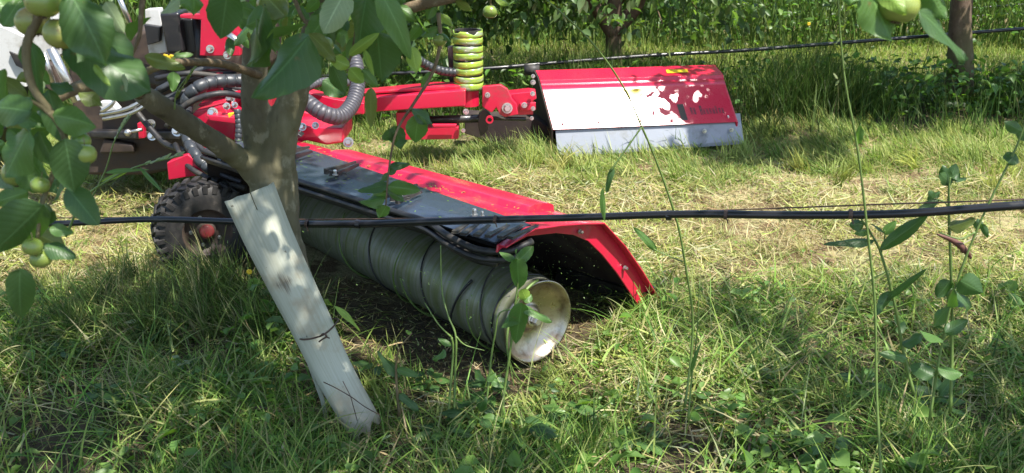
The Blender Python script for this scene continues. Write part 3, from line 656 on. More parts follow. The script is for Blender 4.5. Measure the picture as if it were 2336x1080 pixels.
plate([(1060, 262), (1225, 272), (1262, 300), (1262, 345), (1180, 345), (1060, 305)], 4.86, .12, mower, 'shade_plate', M['shade_dark'])  # dark plate added where only shade falls left of the far hood
# lime banded sleeve standing on the pivot
sc = D(1069, 203, 4.62); st = D(1069, 66, 4.62); H = st.z-sc.z
b = MB(); b.lathe(sc-Vector((0, 0, .08)), (0, 0, 1), [(0, .05), (.10, .05), (H+.04, .045)], 20); b.build('pivot_tube', M['red'], arm, smooth=True)
sleeve = MB().lathe(sc, (0, 0, 1), [(0, .064), (H*.985, .064), (H*.985, .05), (0, .05)], 32).build('sleeve', M['black'], arm, smooth=False)
ang = rng.normal(0, .3, 40)
for k in range(8):
    z0 = H*(k/8)+.003*(k % 2 == 0)+.001; z1 = H*((k+1)/8)-.004*(k % 2 == 1)-.0012
    b = MB(); n = 40; vs = []; rag = k == 7
    for lv in range(4):
        for i in range(n):
            th = 2*math.pi*i/n; zz = lerp(z0, z1, lv/3)+.002*math.sin(th*2+k)
            if rag and lv > 1: zz -= (lv-1)*.008*max(0, math.sin(th*5+1.3)+.3*math.sin(th*11))
            rr = .0705+.0006*math.sin(math.pi*lv/3)+.0008*math.sin(th*3+k*2)
            vs.append(sc+Vector((rr*math.cos(th)+.0012*math.sin(k*3.1), rr*math.sin(th), zz)))
    b.add(vs, [(l*n+i, l*n+(i+1) % n, (l+1)*n+(i+1) % n, (l+1)*n+i) for l in range(3) for i in range(n)])
    b.build('band', M['lime'], sleeve, smooth=True, solid=.002)
plate([(1020, 108), (1036, 104), (1040, 190), (1026, 190)], 4.70, .03, arm, 'sleeve_bracket', M['black'])
# ---- hoses -----------------------------------------------------------
hose([D(870, 68, 4.3), D(915, 102, 4.4), D(960, 140, 4.5), D(1000, 160, 4.55), D(1045, 167, 4.6)], .020, mower, 'hose', M['hose'], .022)
hose([D(640, 196, 3.75), D(690, 226, 3.6), D(735, 257, 3.55), D(775, 266, 3.6), D(802, 240, 3.7), D(815, 200, 3.8), D(812, 150, 3.9), D(800, 120, 4.0)], .030, mower, 'hose', M['hose_grey'], .018, 14)
hose([D(640, 230, 3.8), D(700, 200, 4.0), D(742, 186, 4.1), D(800, 190, 4.2)], .017, mower, 'hose', M['hose_grey'], .018)
hose([D(424, 262, 3.65), D(428, 226, 3.65), D(452, 200, 3.65), D(492, 187, 3.7), D(545, 185, 3.75), D(600, 190, 3.8)], .025, mower, 'hose', M['hose'], .040, 14)
hose([D(424, 250, 3.66), D(424, 300, 3.5), D(440, 345, 3.4), D(468, 378, 3.35), D(500, 396, 3.35)], .021, mower, 'hose', M['hose'], .042, 12)
hose([D(541, 250, 3.5), D(545, 285, 3.48), D(544, 325, 3.46), D(548, 370, 3.45)], .013, mower, 'hose', M['hose'], .018)
hose([D(495, 394, 3.34), D(530, 408, 3.32), D(575, 425, 3.3)], .008, mower, 'hose', M['hose_grey'], .05)
for k, (a, c_) in enumerate((((230, 262), (345, 215)), ((236, 272), (352, 226)), ((232, 255), (268, 200)))):
    b = MB(); b.tube(spline([D(a[0], a[1], 3.62), D((a[0]+c_[0])/2+8, (a[1]+c_[1])/2+8, 3.6), D(c_[0], c_[1], 3.62)], 6), .008, 8); b.build('steel_pipe', M['steel'], mower, smooth=True)
for (pp, r_) in (([(360, 250, 3.7), (420, 210, 3.75), (480, 200, 3.8), (560, 215, 3.85)], .014), ([(380, 290, 3.6), (430, 236, 3.6), (500, 214, 3.62), (560, 222, 3.7)], .012), ([(440, 320, 3.45), (470, 350, 3.4), (520, 372, 3.38), (580, 380, 3.4)], .013), ([(400, 330, 3.5), (430, 380, 3.36), (490, 412, 3.3), (560, 430, 3.25)], .010), ([(355, 180, 3.7), (430, 168, 3.7), (520, 176, 3.75), (600, 170, 3.8)], .011), ([(300, 240, 3.7), (340, 290, 3.66), (380, 330, 3.6), (430, 345, 3.5)], .012)):
    b = MB(); b.tube(spline([D(*q_) for q_ in pp], 8), r_, 10); b.build('hose', M['rubber'], mower, smooth=True)
# ---- hinge assembly behind the trunk ---------------------------------
hinge = plate([(438, 262), (447, 252), (470, 248), (508, 240), (522, 262), (538, 276), (534, 322), (498, 305), (470, 290), (445, 290)], 3.62, .16, mower, 'hinge_block', M['red'], .006)
plate([(460, 216), (545, 208), (620, 205), (620, 262), (520, 258), (462, 250)], 3.82, .10, hinge, 'hinge_web', M['red'])
plate([(472, 174), (500, 170), (503, 215), (470, 218)], 3.76, .05, hinge, 'lug', M['red'])
plate([(470, 262), (540, 268), (540, 284), (478, 276)], 3.56, .08, hinge, 'hinge_lip', M['red'], .004)
plate([(450, 240), (512, 228), (530, 234), (530, 246), (470, 256)], 3.70, .12, hinge, 'hinge_lip', M['red'], .004)
plate([(380, 372), (428, 352), (452, 372), (470, 400), (430, 404), (384, 412)], 3.36, .05, hinge, 'wheel_fork', M['red'])
plate([(444, 330), (470, 318), (500, 340), (494, 372), (470, 372)], 3.46, .05, hinge, 'wheel_fork', M['red'])
plate([(600, 284), (783, 293), (785, 326), (745, 332), (700, 322), (600, 345)], 3.62, .22, hinge, 'mount_box', M['red'], .008)
plate([(640, 246), (722, 262), (738, 272), (700, 290), (640, 286)], 3.78, .10, hinge, 'hinge_web', M['red'])
plate([(676, 200), (692, 194), (700, 210), (760, 226), (830, 236), (830, 262), (690, 252)], 4.10, .08, hinge, 'hinge_web', M['red'])
plate([(664, 252), (682, 250), (684, 268), (664, 270)], 3.70, .05, hinge, 'hinge_block', M['black'])
plate([(640, 318), (680, 305), (690, 312), (660, 330)], 3.5, .05, hinge, 'hinge_pin', M['black'])
plate([(519, 260), (536, 257), (530, 264), (522, 270)], 3.53, .012, hinge, 'warning_sticker', M['yellow'], .001)
for (x, y, r_, Yb) in ((486, 258, .020, 3.60), (526, 226, .018, 3.72), (518, 243, .014, 3.60), (536, 240, .012, 3.60), (345, 283, .018, 3.74), (348, 311, .018, 3.74), (405, 300, .020, 3.55), (795, 325, .020, 3.62), (505, 367, .014, 3.3), (690, 290, .016, 3.6), (720, 287, .014, 3.6)):
    bolt(D(x, y, Yb), (.1, -1, .3), r_, hinge, h=.03)
# ---- guide wheel ------------------------------------------------------
WC = Vector((-1.08, 3.20, .165)); WA = Vector((.42, -.90, .03)).normalized(); WR = .172
b = MB(); b.lathe(WC, WA, [(-.058, .085), (-.060, .105), (-.063, .135), (-.056, .158), (-.046, .166), (-.02, .168), (.02, .168), (.046, .166), (.056, .158), (.063, .135), (.060, .105), (.058, .085)], 48)
s1 = WA.cross(Vector((0, 0, 1))).normalized(); s2 = WA.cross(s1)
for k in range(30):
    for side in (-1, 1):
        th = 2*math.pi*(k+.25*side)/30; rd = s1*math.cos(th)+s2*math.sin(th); tg = WA.cross(rd)
        rot = Matrix((WA, tg, rd)).transposed(); tw = Matrix.Rotation(.45*side, 3, rd)
        b.box(WC+rd*.169+WA*side*.034, .050, .019, .016, tw @ rot)
        b.box(WC+rd*.156+WA*side*.0605, .008, .017, .030, rot)
wheel = b.build('tyre', M['tyre'], mower, bevel=.0015)
b = MB(); b.lathe(WC, WA, [(.054, .088), (.058, .086), (.046, .078), (.024, .070), (.020, .035), (.035, .030), (.038, 0)], 32); b.lathe(WC, WA, [(-.054, .088), (-.03, .05), (-.03, 0)], 24)
rim = b.build('rim', M['grime'], wheel, smooth=True)
MB().lathe(WC, WA, [(.036, .026), (.046, .024), (.050, .016), (.050, 0)], 24).build('hub', M['hubred'], rim, smooth=True)
for k in range(5):
    th = 2*math.pi*k/5; bolt(WC+WA*.023+(s1*math.cos(th)+s2*math.sin(th))*.052, WA, .007, wheel, h=.012)
# ================================================================== the tractor carrying it
tr = empty('tractor', (-1.9, 4.3, 0), 'dark tractor body with grey panels and red bracket half hidden by leaves', 'tractor')
ch = plate([(150, 120), (360, 60), (548, 40), (545, 200), (430, 330), (404, 388), (330, 402), (196, 402), (170, 330)], 4.0, .8, tr, 'chassis', M['grime'], .02)
plate([(235, 318), (302, 330), (308, 350), (225, 352)], 3.96, .04, ch, 'chassis_lug', M['grime'], .01)
plate([(200, 300), (420, 300), (415, 320), (205, 316)], 3.95, .05, ch, 'chassis_rail', M['black'], .006)
plate([(250, 130), (420, 190), (410, 215), (250, 160)], 3.9, .08, ch, 'chassis_rail', M['black'], .006)
plate([(330, 22), (362, 20), (382, 120), (340, 126), (332, 80)], 3.86, .05, tr, 'side_panel', M['grey'])
plate([(328, 56), (366, 62), (364, 96), (336, 104)], 3.83, .03, tr, 'panel_bracket', M['black'])
plate([(362, 30), (408, 28), (420, 122), (380, 124)], 3.80, .12, tr, 'battery_box', M['black'], .012)
plate([(408, 40), (440, 42), (452, 124), (420, 122)], 3.84, .12, tr, 'control_box', M['black'], .01)
b = MB(); b.tube([D(452, 30, 3.85), D(462, 180, 3.82)], .022, 12); b.build('lift_ram', M['rubber'], tr, smooth=True)
plate([(455, -40), (480, -40), (478, 34), (546, 30), (548, 128), (455, 128), (458, 46), (410, 42), (410, 34), (455, 32)], 3.78, .05, tr, 'red_bracket', M['red'])
for (x, y) in ((480, 112), (523, 108), (519, 126)): bolt(D(x, y, 3.775), (0, -1, .1), .016, tr, h=.02)
b = MB(); b.tube([D(520, 78, 3.74), D(560, 108, 3.74)], .014, 10); b.build('steel_pin', M['steel'], tr, smooth=True)
plate([(-60, 40), (18, 66), (66, 90), (52, 150), (60, 200), (2, 186), (-60, 170)], 3.5, .03, tr, 'side_panel', M['grey'], .004)
plate([(20, 118), (44, 128), (52, 158), (36, 150)], 3.485, .01, tr, 'panel_slot', M['black'], .001)
plate([(60, 112), (120, 150), (150, 215), (112, 206), (76, 170)], 3.56, .03, tr, 'side_panel', M['grime'], .004)
plate([(-60, 10), (120, 30), (150, 120), (110, 140), (-60, 60)], 3.7, .1, tr, 'side_panel', M['grey'], .004)
b = MB(); b.tube([D(116, 110, 3.45), D(176, 232, 3.45)], .017, 12); b.build('steel_pipe', M['steel'], tr, smooth=True)
b = MB(); b.tube([D(100, 120, 3.5), D(122, 190, 3.5)], .009, 10); b.build('steel_pipe', M['steel'], tr, smooth=True)
b = MB(); b.tube([D(270, -10, 3.3), D(296, 52, 3.3)], .009, 10); b.build('steel_pipe', M['steel'], tr, smooth=True)
plate([(168, 214), (188, 208), (194, 226), (176, 232)], 3.4, .04, tr, 'pipe_clamp', M['grey'], .003)
plate([(222, 235), (250, 232), (268, 252), (240, 264)], 3.66, .05, tr, 'pipe_clamp', M['grey'], .003)
for i, (a, c_, yy) in enumerate(((350, 560, 205), (340, 540, 188), (360, 560, 176), (380, 560, 222))):
    b = MB(); b.tube(spline([D(a, yy+30, 3.75), D((a+c_)/2, yy-5-i*6, 3.8), D(c_, yy-18, 3.85)], 8), .013, 8); b.build('hose', M['hose'], tr, smooth=True)
plate([(312, 282), (326, 278), (330, 316), (316, 318)], 3.92, .03, tr, 'red_tab', M['red'])
b = MB(); b.tube([D(292, 302, 3.9), D(324, 296, 3.9)], .007, 8); b.sphere(D(292, 303, 3.9), .016); b.build('latch_rod', M['steel'], tr, smooth=True)
# rear wheel of the tractor, out to the left
TC = Vector((-2.75, 4.35, .52)); b = MB()
b.lathe(TC, (0, -1, 0), [(-.15, .30), (-.17, .44), (-.13, .50), (0, .515), (.13, .50), (.17, .44), (.15, .30)], 48)
for k in range(22):
    for sd in (-1, 1):
        th = 2*math.pi*(k+.25*sd)/22; rd = Vector((math.cos(th), 0, math.sin(th))); ax = Vector((0, -1, 0)); tg = ax.cross(rd)
        b.box(TC+rd*.51+ax*sd*.075, .15, .04, .035, Matrix.Rotation(.6*sd, 3, rd) @ Matrix((ax, tg, rd)).transposed())
ty = b.build('tyre', M['tyre'], tr, bevel=.003)
b = MB(); b.lathe(TC, (0, -1, 0), [(.13, .31), (.15, .30), (.06, .24), (.05, .1), (.1, .08), (.1, 0)], 32); b.build('rim', M['grey'], ty, smooth=True)
# ================================================================== trees
def leafmesh(b, P0, P1, W, nrm, kind=0, curl=.12, fold=.25, wave=.1, ph=0.0, nt=16, nu=6):
    d = P1-P0; L = d.length; d = d/L; s = d.cross(nrm).normalized(); n = s.cross(d); vs = []; uv = []
    for i in range(nt+1):
        t = i/nt; hw = W*.5*max(0, math.sin(math.pi*min(1, t**.82)))**.72*(1-.10*t)
        if i == nt: hw = 0
        for j in range(nu+1):
            u = j/nu*2-1; e = abs(u)
            x = u*hw*(1+(.028*((i*7+j) % 3-1)+.06*math.sin(7*t+ph*3+j))*(e > .9))
            h = -fold*e*hw+wave*W*math.sin(t*8+ph+u*1.5)*e*e*.6-curl*L*(t*t)+.04*L*math.sin(t*3+ph)
            vs.append(P0+d*(L*t)+s*x+n*(-h if False else h)); uv.append((j/nu, t))
    base = len(b.v)
    b.add(vs, [(i*(nu+1)+j, i*(nu+1)+j+1, (i+1)*(nu+1)+j+1, (i+1)*(nu+1)+j) for i in range(nt) for j in range(nu)], kind)
    for k, c in enumerate(uv): b.uv[base+k] = c
def build_leaves(b, parent, name='leaves'):
    o = b.build(name, LM, parent, smooth=True); uvl = o.data.uv_layers.new(name='UVMap')
    for lp_ in o.data.loops: uvl.data[lp_.index].uv = b.uv.get(lp_.vertex_index, (.5, .5))
    return o
def camn(P, jit=.35):                                # a leaf normal roughly towards the viewer's side
    v = (Vector((0, 0, CH))-P).normalized()*.8+Vector((0, 0, .45)); return (v+Vector(rng.normal(0, jit, 3))).normalized()
def pxleaf(b, x0, y0, x1, y1, w, Y, kind, jit=.3, **kw):
    P0 = D(x0, y0, Y); P1 = D(x1, y1, Y+float(rng.normal(0, .012))); leafmesh(b, P0, P1, w*mpp(Y)*1.2, camn(P0, jit), kind, ph=float(rng.uniform(0, 6)),
        curl=float(rng.uniform(-.10, .30)), fold=float(rng.uniform(.10, .60)), wave=float(rng.uniform(.06, .26)), **kw)
def apple(P, r, parent, tilt=(0, 0, 1), label=None):
    q = Vector(tilt).normalized().to_track_quat('Z', 'Y')
    def fn(p, th, ph):
        c = math.cos(ph); s = math.sin(ph); rr = 1-.18*math.exp(-((ph)/.42)**2)-.13*math.exp(-((math.pi-ph)/.35)**2)+.012*math.cos(5*th)*(ph/3.14)
        return q @ Vector((p.x*1.03*(1-.05*c), p.y*1.03, c*rr*.94))
    o = MB().sphere(P, r, 28, 20, fn=fn).build('apple', M['apple'], parent, smooth=True)
    if label: o['label'] = label
    b = MB()
    for k in range(5):
        th = k*1.257; b.tube([P+q @ Vector((.10*r*math.cos(th), .10*r*math.sin(th), -.80*r)), P+q @ Vector((.2*r*math.cos(th+.3), .2*r*math.sin(th+.3), -.93*r)), P+q @ Vector((.3*r*math.cos(th+.5), .3*r*math.sin(th+.5), -.91*r))], [.05*r, .05*r, .02*r], 5)
    b.build('calyx', M['calyx'], o)
    b = MB(); b.tube([P+q @ Vector((0, 0, .72*r)), P+q @ Vector((.05*r, 0, 1.1*r)), P+q @ Vector((.15*r, .05*r, 1.5*r))], .05*r, 6); b.build('stalk', M['twig'], o)
    return o
def trunk_tube(b, pts, rad, n=20, k=6, seed=0, rough=.07):
    P = spline(pts, k); rr = np.interp(np.linspace(0, 1, len(P)), np.linspace(0, 1, len(rad)), rad)
    r_ = np.random.default_rng(seed); a = r_.uniform(0, 6.28, 6)
    b.tube(P, list(rr), n, prof=lambda i, th: 1+rough*(math.sin(2*th+i*.21+a[0])*.6+math.sin(3*th-i*.33+a[1])*.5+math.sin(5*th+i*.5+a[2])*.25+.5*math.sin(i*.55+a[3])*math.sin(th+a[4])))
def crown_mesh(name, c, rad, nclump, per, leafL, parent, cols, wts, zmin=None, seed=0, hollow=.35, spread=.13, near=False):
    r_ = np.random.default_rng(seed); u = r_.normal(0, 1, (nclump, 3)); u /= np.linalg.norm(u, axis=1)[:, None]
    cc = np.array(c)+u*np.array(rad)*(hollow+(1-hollow)*r_.uniform(0, 1, (nclump, 1))**.6)
    N = nclump*per; base = np.repeat(cc, per, 0)+r_.normal(0, spread, (N, 3))*np.array([1, 1, .8])
    if near: k = base[:, 2] > CH-.09*base[:, 1]+.10   # clear of the view: this row's crown is pruned above head height
    else: k = base[:, 2] > (zmin if zmin is not None else -9)
    base = base[k]; N = len(base)
    dirv = (base-np.array(c))*.5+r_.normal(0, .6, (N, 3))+np.array([0, 0, -.25]); L = r_.uniform(.7, 1.25, N)*leafL
    v, a, b, col = leaves_np(base, dirv, L, L*r_.uniform(.5, .68, N), pal(N, cols, wts))
    o = np_mesh(name, v, a, b, col, M['mass'], parent)
    b = MB(); c = Vector(c)
    for i in range(0, nclump, max(1, nclump//26)):
        e = Vector(cc[i])
        if (near and e.z < CH+.05) or (zmin is not None and e.z < zmin): continue
        m = c.lerp(e, .5)+Vector(r_.normal(0, .06, 3)); s = Vector((c.x, c.y, c.z-rad[2]*.7))
        if near: s.z = max(s.z, CH+.12); m.z = max(m.z, CH+.1)
        b.tube(spline([s, m, e], 5), list(np.linspace(.016, .004, 11)), 6)
    b.build('twigs', M['twig'], parent, smooth=True)
    return o
TC_ = [(.85, .88, .9), (1.05, 1.1, .95), (.6, .68, .66), (1.5, 1.5, 1.15)]
# ---- the near tree in the picture --------------------------------------
YT = 2.24
t1 = empty('apple_tree', tuple(D(838, 975, 2.14)), 'leaning forked apple tree behind the pale board, green apples at its left', 'tree', 'apple trees of the near row')
def T(px, py, dy=0): return D(px, py, YT+dy)
mT = mpp(YT)
b = MB()
base = D(850, 985, 2.17)
trunk_tube(b, [base+Vector((.0, .02, -.12)), base+Vector((-.01, .03, 0)), T(775, 860, .03), T(712, 730, .02), T(662, 600), T(640, 510), T(626, 430), T(622, 370), T(640, 305), T(658, 250), T(676, 200), T(694, 140, .0), T(722, 50, -.05), T(760, -60, -.1), T(800, -200, -.1)],
           [.046, .036, .030, .032, .042, .050, .057, .055, .043, .035, .031, .029, .026, .024, .022], 26, 10, 3)
trunk_tube(b, [T(632, 470), T(606, 390), T(590, 310), T(580, 225), T(582, 120), T(590, 20), T(600, -120)], [.040, .042, .037, .033, .030, .027, .025], 20, 8, 5)
trunk_tube(b, [T(622, 430, .02), T(560, 372, -.04), T(500, 330, -.10), T(430, 285, -.16), T(370, 245, -.22), T(318, 212, -.26)], [.042, .028, .024, .024, .024, .023], 16, 8, 6)
tk = b.build('trunk', M['bark'], t1, smooth=True)
md = tk.modifiers.new('fuse', 'REMESH'); md.mode = 'VOXEL'; md.voxel_size = .0065; md.use_smooth_shade = True
md = tk.modifiers.new('soften', 'SMOOTH'); md.factor = .5; md.iterations = 5
tx = bpy.data.textures.new('bark_relief', 'CLOUDS'); tx.noise_scale = .035; tx.noise_depth = 3
md = tk.modifiers.new('relief', 'DISPLACE'); md.texture = tx; md.strength = .010; md.mid_level = .5
b = MB(); b.sphere(T(468, 300, -.14), .010, 10, 8, (1.4, .8, .8)); b.build('bark_knot', M['bark'], tk, smooth=True)
b = MB()
def twig(pts, r0, r1, n=8, mat=None): b.tube(spline(pts, 6), list(np.linspace(r0, r1, (len(pts)-1)*6+1)), n)
twig([D(318, 214, 1.98), D(285, 205, 1.85), D(245, 195, 1.6), D(200, 195, 1.4), D(150, 212, 1.3), D(100, 240, 1.2)], .013, .008)
twig([D(590, 172, 2.2), D(550, 158, 2.1), D(500, 145, 2.0), D(430, 142, 1.8), D(370, 150, 1.6), D(300, 180, 1.5), D(262, 196, 1.45)], .010, .005)
twig([D(880, 40, 2.0), D(930, 20, 2.0), D(985, 5, 2.0), D(1060, -15, 2.0), D(1200, -90, 1.9)], .013, .009)
twig([D(690, 150, 2.24), D(780, 90, 2.1), D(880, 40, 2.0)], .012, .012)
twig([D(110, -60, 1.05), D(90, 30, 1.05), D(60, 110, 1.04), D(75, 200, 1.03), D(130, 275, 1.02), D(148, 330, 1.02), D(120, 400, 1.02), D(95, 470, 1.0), D(85, 545, 1.0)], .006, .002)
twig([D(130, 275, 1.02), D(95, 245, 1.02), D(70, 230, 1.02)], .003, .002)
twig([D(330, -40, 1.2), D(322, 30, 1.2), D(318, 80, 1.2), D(300, 130, 1.2)], .004, .002)
twig([D(800, -30, 1.5), D(812, 60, 1.5), D(800, 130, 1.5), D(792, 160, 1.5), D(838, 190, 1.5)], .003, .001)
twig([D(1000, 30, 1.95), D(1004, 100, 1.95), D(985, 170, 1.95), D(945, 235, 1.93), D(905, 300, 1.92), D(888, 380, 1.9), D(880, 470, 1.9)], .0045, .0015)
twig([D(1118, -40, 1.9), D(1120, 20, 1.9)], .002, .002)
twig([D(660, -30, 1.5), D(690, 40, 1.5), D(720, 78, 1.5)], .004, .002)
twig([D(450, -40, 1.5), D(520, -30, 1.5), D(640, -20, 1.5), D(760, -20, 1.5), D(900, -20, 1.5)], .006, .004)
b.build('twigs', M['twig'], t1, smooth=True)
b = MB()
# x0 y0 x1 y1 width Y kind
HL = [(160,-20,252,145,100,1.00,0),(150,70,345,200,120,1.06,0),(190,40,300,225,110,1.12,0),(75,258,-45,232,72,1.0,0),(120,262,228,282,60,1.0,1),(70,300,10,405,88,1.0,1),(148,318,170,442,76,.98,0),
(150,425,228,518,58,1.0,0),(100,462,-20,585,96,.99,0),(118,482,48,500,50,1.0,0),(102,562,170,572,46,1.0,0),(112,522,168,530,28,1.0,1),(46,612,42,742,62,.98,0),(62,95,112,215,62,1.12,0),
(240,5,292,72,36,1.1,3),(214,148,252,196,15,1.02,2),(286,168,298,204,18,1.02,3),(412,-6,364,30,26,1.2,3),(440,-25,447,34,54,1.3,1),(520,-25,503,94,68,1.25,0),(606,10,556,140,62,1.3,0),
(592,45,570,152,48,1.28,0),(700,78,588,228,112,1.22,0),(700,60,612,112,50,1.3,1),(790,-20,735,75,62,1.35,3),(835,-15,800,125,78,1.4,0),(862,-25,948,128,50,1.2,1),(862,72,872,185,78,1.45,0),
(940,108,950,166,30,1.25,2),(798,152,752,132,28,1.4,2),(796,155,828,190,30,1.4,2),(796,126,860,78,22,1.4,2),(830,112,852,172,13,1.4,2),(826,158,864,198,22,1.4,1),(704,78,768,134,38,1.4,4),
(846,200,846,292,26,1.6,4),(395,163,394,210,24,1.5,1),(396,128,440,118,14,1.5,1),(0,175,60,215,34,1.1,4),(20,245,110,290,40,1.1,1),(110,205,150,330,52,1.1,0),(90,300,130,380,50,1.06,0),
(20,30,-20,-30,60,1.1,1),(5,60,45,-10,44,1.08,1),(560,60,640,20,46,1.35,1),(650,40,600,-20,60,1.35,4),(620,95,560,150,50,1.3,0),(745,35,700,100,44,1.45,1),(540,15,600,30,40,1.4,1),(690,150,640,200,44,1.25,0),
(60,330,20,290,40,1.1,1),(100,410,60,350,40,1.08,1),(180,210,235,240,34,1.2,4),(45,385,90,440,44,1.04,1),(725,20,770,100,50,1.5,0),(640,150,700,175,40,1.3,0),
(910,30,850,60,40,1.6,1),(760,150,790,215,34,1.6,0),(735,185,790,215,38,1.7,0),(180,15,120,-30,60,1.1,0),(300,95,345,40,44,1.3,1),(330,130,420,150,30,1.5,4),
# hanging shoot in front of the hood
(898,288,918,345,34,1.92,0),(955,262,945,330,44,1.92,1),(940,248,985,285,34,1.92,0),(905,300,870,320,24,1.92,0),(888,380,935,372,22,1.9,0),(888,400,905,372,18,1.9,0),(886,420,812,432,26,1.9,0),
(884,425,960,435,30,1.9,1),(882,440,840,455,26,1.9,1),(880,450,820,462,30,1.9,1),(882,470,865,500,30,1.9,1),(884,430,925,460,20,1.9,0),(900,330,930,320,18,1.9,0),(886,395,862,412,16,1.9,0),(986,165,960,200,18,1.95,1),
(1000,60,960,85,20,1.95,1),(1000,70,1030,100,18,1.95,1),(990,10,975,45,20,2.0,1),(1040,0,1075,30,18,2.0,4),(1005,30,1035,60,16,2.0,2),(960,60,930,95,22,2.0,1),(1105,-5,1140,-20,16,1.9,2),(1130,-8,1165,12,16,1.9,2)]
for r_ in HL: pxleaf(b, *r_)
# loose extra leaves further back on the same boughs
for k in range(120):
    x = float(rng.uniform(520, 960)); y = float(rng.uniform(-60, 125)-abs(x-700)*.22); a = float(rng.uniform(.6, 2.6)); L = float(rng.uniform(26, 70)); Y = float(rng.uniform(1.5, 2.15))
    pxleaf(b, x, y, x+math.cos(a)*L, y+math.sin(a)*L, L*.5, Y, int(rng.choice([0, 0, 1, 1, 4])), .6)
for k in range(64):
    x = float(rng.uniform(-60, 230)); y = float(rng.uniform(150, 560)); 
    if x > 170-abs(y-330)*.25: continue
    a = float(rng.uniform(.3, 2.9)); L = float(rng.uniform(36, 90)); Y = float(rng.uniform(1.06, 1.4))
    pxleaf(b, x, y, x+math.cos(a)*L, y+math.sin(a)*L, L*.5, Y, int(rng.choice([0, 1, 1, 4])), .6)
build_leaves(b, t1)
for i, (x, y, r_, Y, tl) in enumerate(((98,5,37,1.02,(.1,.25,1)),(74,48,36,1.06,(-.3,.2,1)),(139,77,37,1.03,(.2,.1,1)),(193,352,26,1.0,(.1,.1,1)),(184,322,22,1.03,(0,0,1)),(92,422,21,1.0,(.3,0,1)),(74,563,23,.99,(.1,.1,1)),
        (93,590,25,1.0,(-.1,.2,1)),(1118,27,16,1.9,(0,.1,1)),(1003,92,15,1.95,(0,0,1)),(736,104,24,1.45,(.2,0,1)),(622,12,34,1.4,(.1,.3,1)),(40,395,34,1.06,(0,.2,1)),(120,-8,30,1.06,(0,0,1)))):
    apple(D(x, y, Y), r_*mpp(Y), t1, tl)
NC = [(1.1, 1.1, 1), (1.4, 1.4, 1.1), (.8, .9, .8)]
cr = crown_mesh('crown', (-.45, 1.5, 2.1), (1.3, 1.05, .8), 100, 44, .078, t1, NC, [3, 2, 2], near=True, seed=11, spread=.105)
# ---- its neighbours in the row, whose crowns close over the camera ------
def near_tree(x, y, label, seed, dens=95, top=0):
    t = empty('apple_tree', (x, y, 0), label, 'tree', 'apple trees of the near row'); b = MB()
    trunk_tube(b, [Vector((x, y, -.1)), Vector((x+.01, y, .3)), Vector((x-.03, y-.02, .8)), Vector((x+.02, y, 1.3)), Vector((x, y, 2.0)), Vector((x, y, 2.6))], [.07, .06, .055, .05, .035, .015], 18, 6, seed)
    b.build('trunk', M['bark'], t, smooth=True)
    crown_mesh('crown', (x, y-.35, 2.1), (1.25, 1.05, .85), dens, 46, .078, t, NC, [3, 2, 2], near=True, seed=seed, spread=.10); return t
t2 = near_tree(1.75, 1.75, 'apple tree to the right of the camera, its fruit and leaves at top right', 12, 30)
near_tree(-2.95, 2.1, 'apple tree beyond the left edge of the near row', 13, 44)
near_tree(3.9, 2.2, 'apple tree beyond the right edge of the near row', 14, 26)
b = MB(); YR = .95
b.tube(spline([Vector((1.5, 1.3, 1.5)), Vector((.9, 1.05, 1.38)), D(2150, -160, YR), D(2085, -60, YR), D(2060, -20, YR)], 6), list(np.linspace(.011, .004, 25)), 8); b.build('twigs', M['twig'], t2, smooth=True)
b = MB()
for r_ in ((1985,-40,2024,96,92,YR,1),(2088,28,2222,126,58,YR,0),(2112,-30,2152,42,70,YR,1),(2000,-40,2068,30,40,YR-.03,2),(2180,-60,2240,-5,60,YR,1),(1950,-70,1940,10,60,YR,1)): pxleaf(b, *r_, jit=.2)
build_leaves(b, t2)
apple(D(2052, 12, YR), 42*mpp(YR), t2, (.15, .1, 1)); apple(D(2018, 2, YR+.03), 34*mpp(YR), t2, (-.2, .1, 1))
# ---- far row -------------------------------------------------------------
def far_tree(px, py, Y, label, seed, crown_c, crown_r, zmin, n, limbs, r0=.075, lean=0, leafL=.07, per=34, grp='apple trees of the far row'):
    p = D(px, py, Y); p.z = float(gz(p.x, p.y)); t = empty('apple_tree', p, label, 'tree', grp); b = MB()
    trunk_tube(b, [p-Vector((0, 0, .1)), p+Vector((-lean*.3, 0, .18)), p+Vector((-lean*.7, 0, .45)), p+Vector((-lean, 0, .75)), p+Vector((-lean*.8, 0, 1.3)), p+Vector((-lean, 0, 1.9))], [r0*1.1, r0*.95, r0*.85, r0*.8, r0*.6, r0*.3], 16, 6, seed, .12)
    for lm in limbs:
        trunk_tube(b, [p+Vector(q_) for q_ in lm[0]], lm[1], 10, 6, seed+5, .1)
    b.build('trunk', M['bark_dark'], t, smooth=True)
    c = (p.x+crown_c[0], p.y+crown_c[1], crown_c[2]); crown_mesh('crown', c, crown_r, n, per, leafL, t, TC_, [3, 3, 2, 1], zmin, seed)
    return t
far_tree(1395, 215, 6.15, 'forked apple tree rising directly behind the far red hood', 21, (0, .35, 1.15), (1.4, 1.0, .95), .40, 230,
         [([(0, 0, .42), (-.12, 0, .60), (-.25, -.05, .80), (-.5, -.1, 1.0)], [.05, .04, .03, .02]), ([(0, 0, .45), (.12, 0, .58), (.2, -.1, .72), (.55, -.15, .86)], [.05, .045, .035, .025])], .055)
far_tree(2188, 250, 6.0, 'leaning brown apple trunk standing in tall grass at the right of the far row', 22, (.45, -.38, 1.75), (1.45, .95, .9), .90, 190, [], .082, .10)
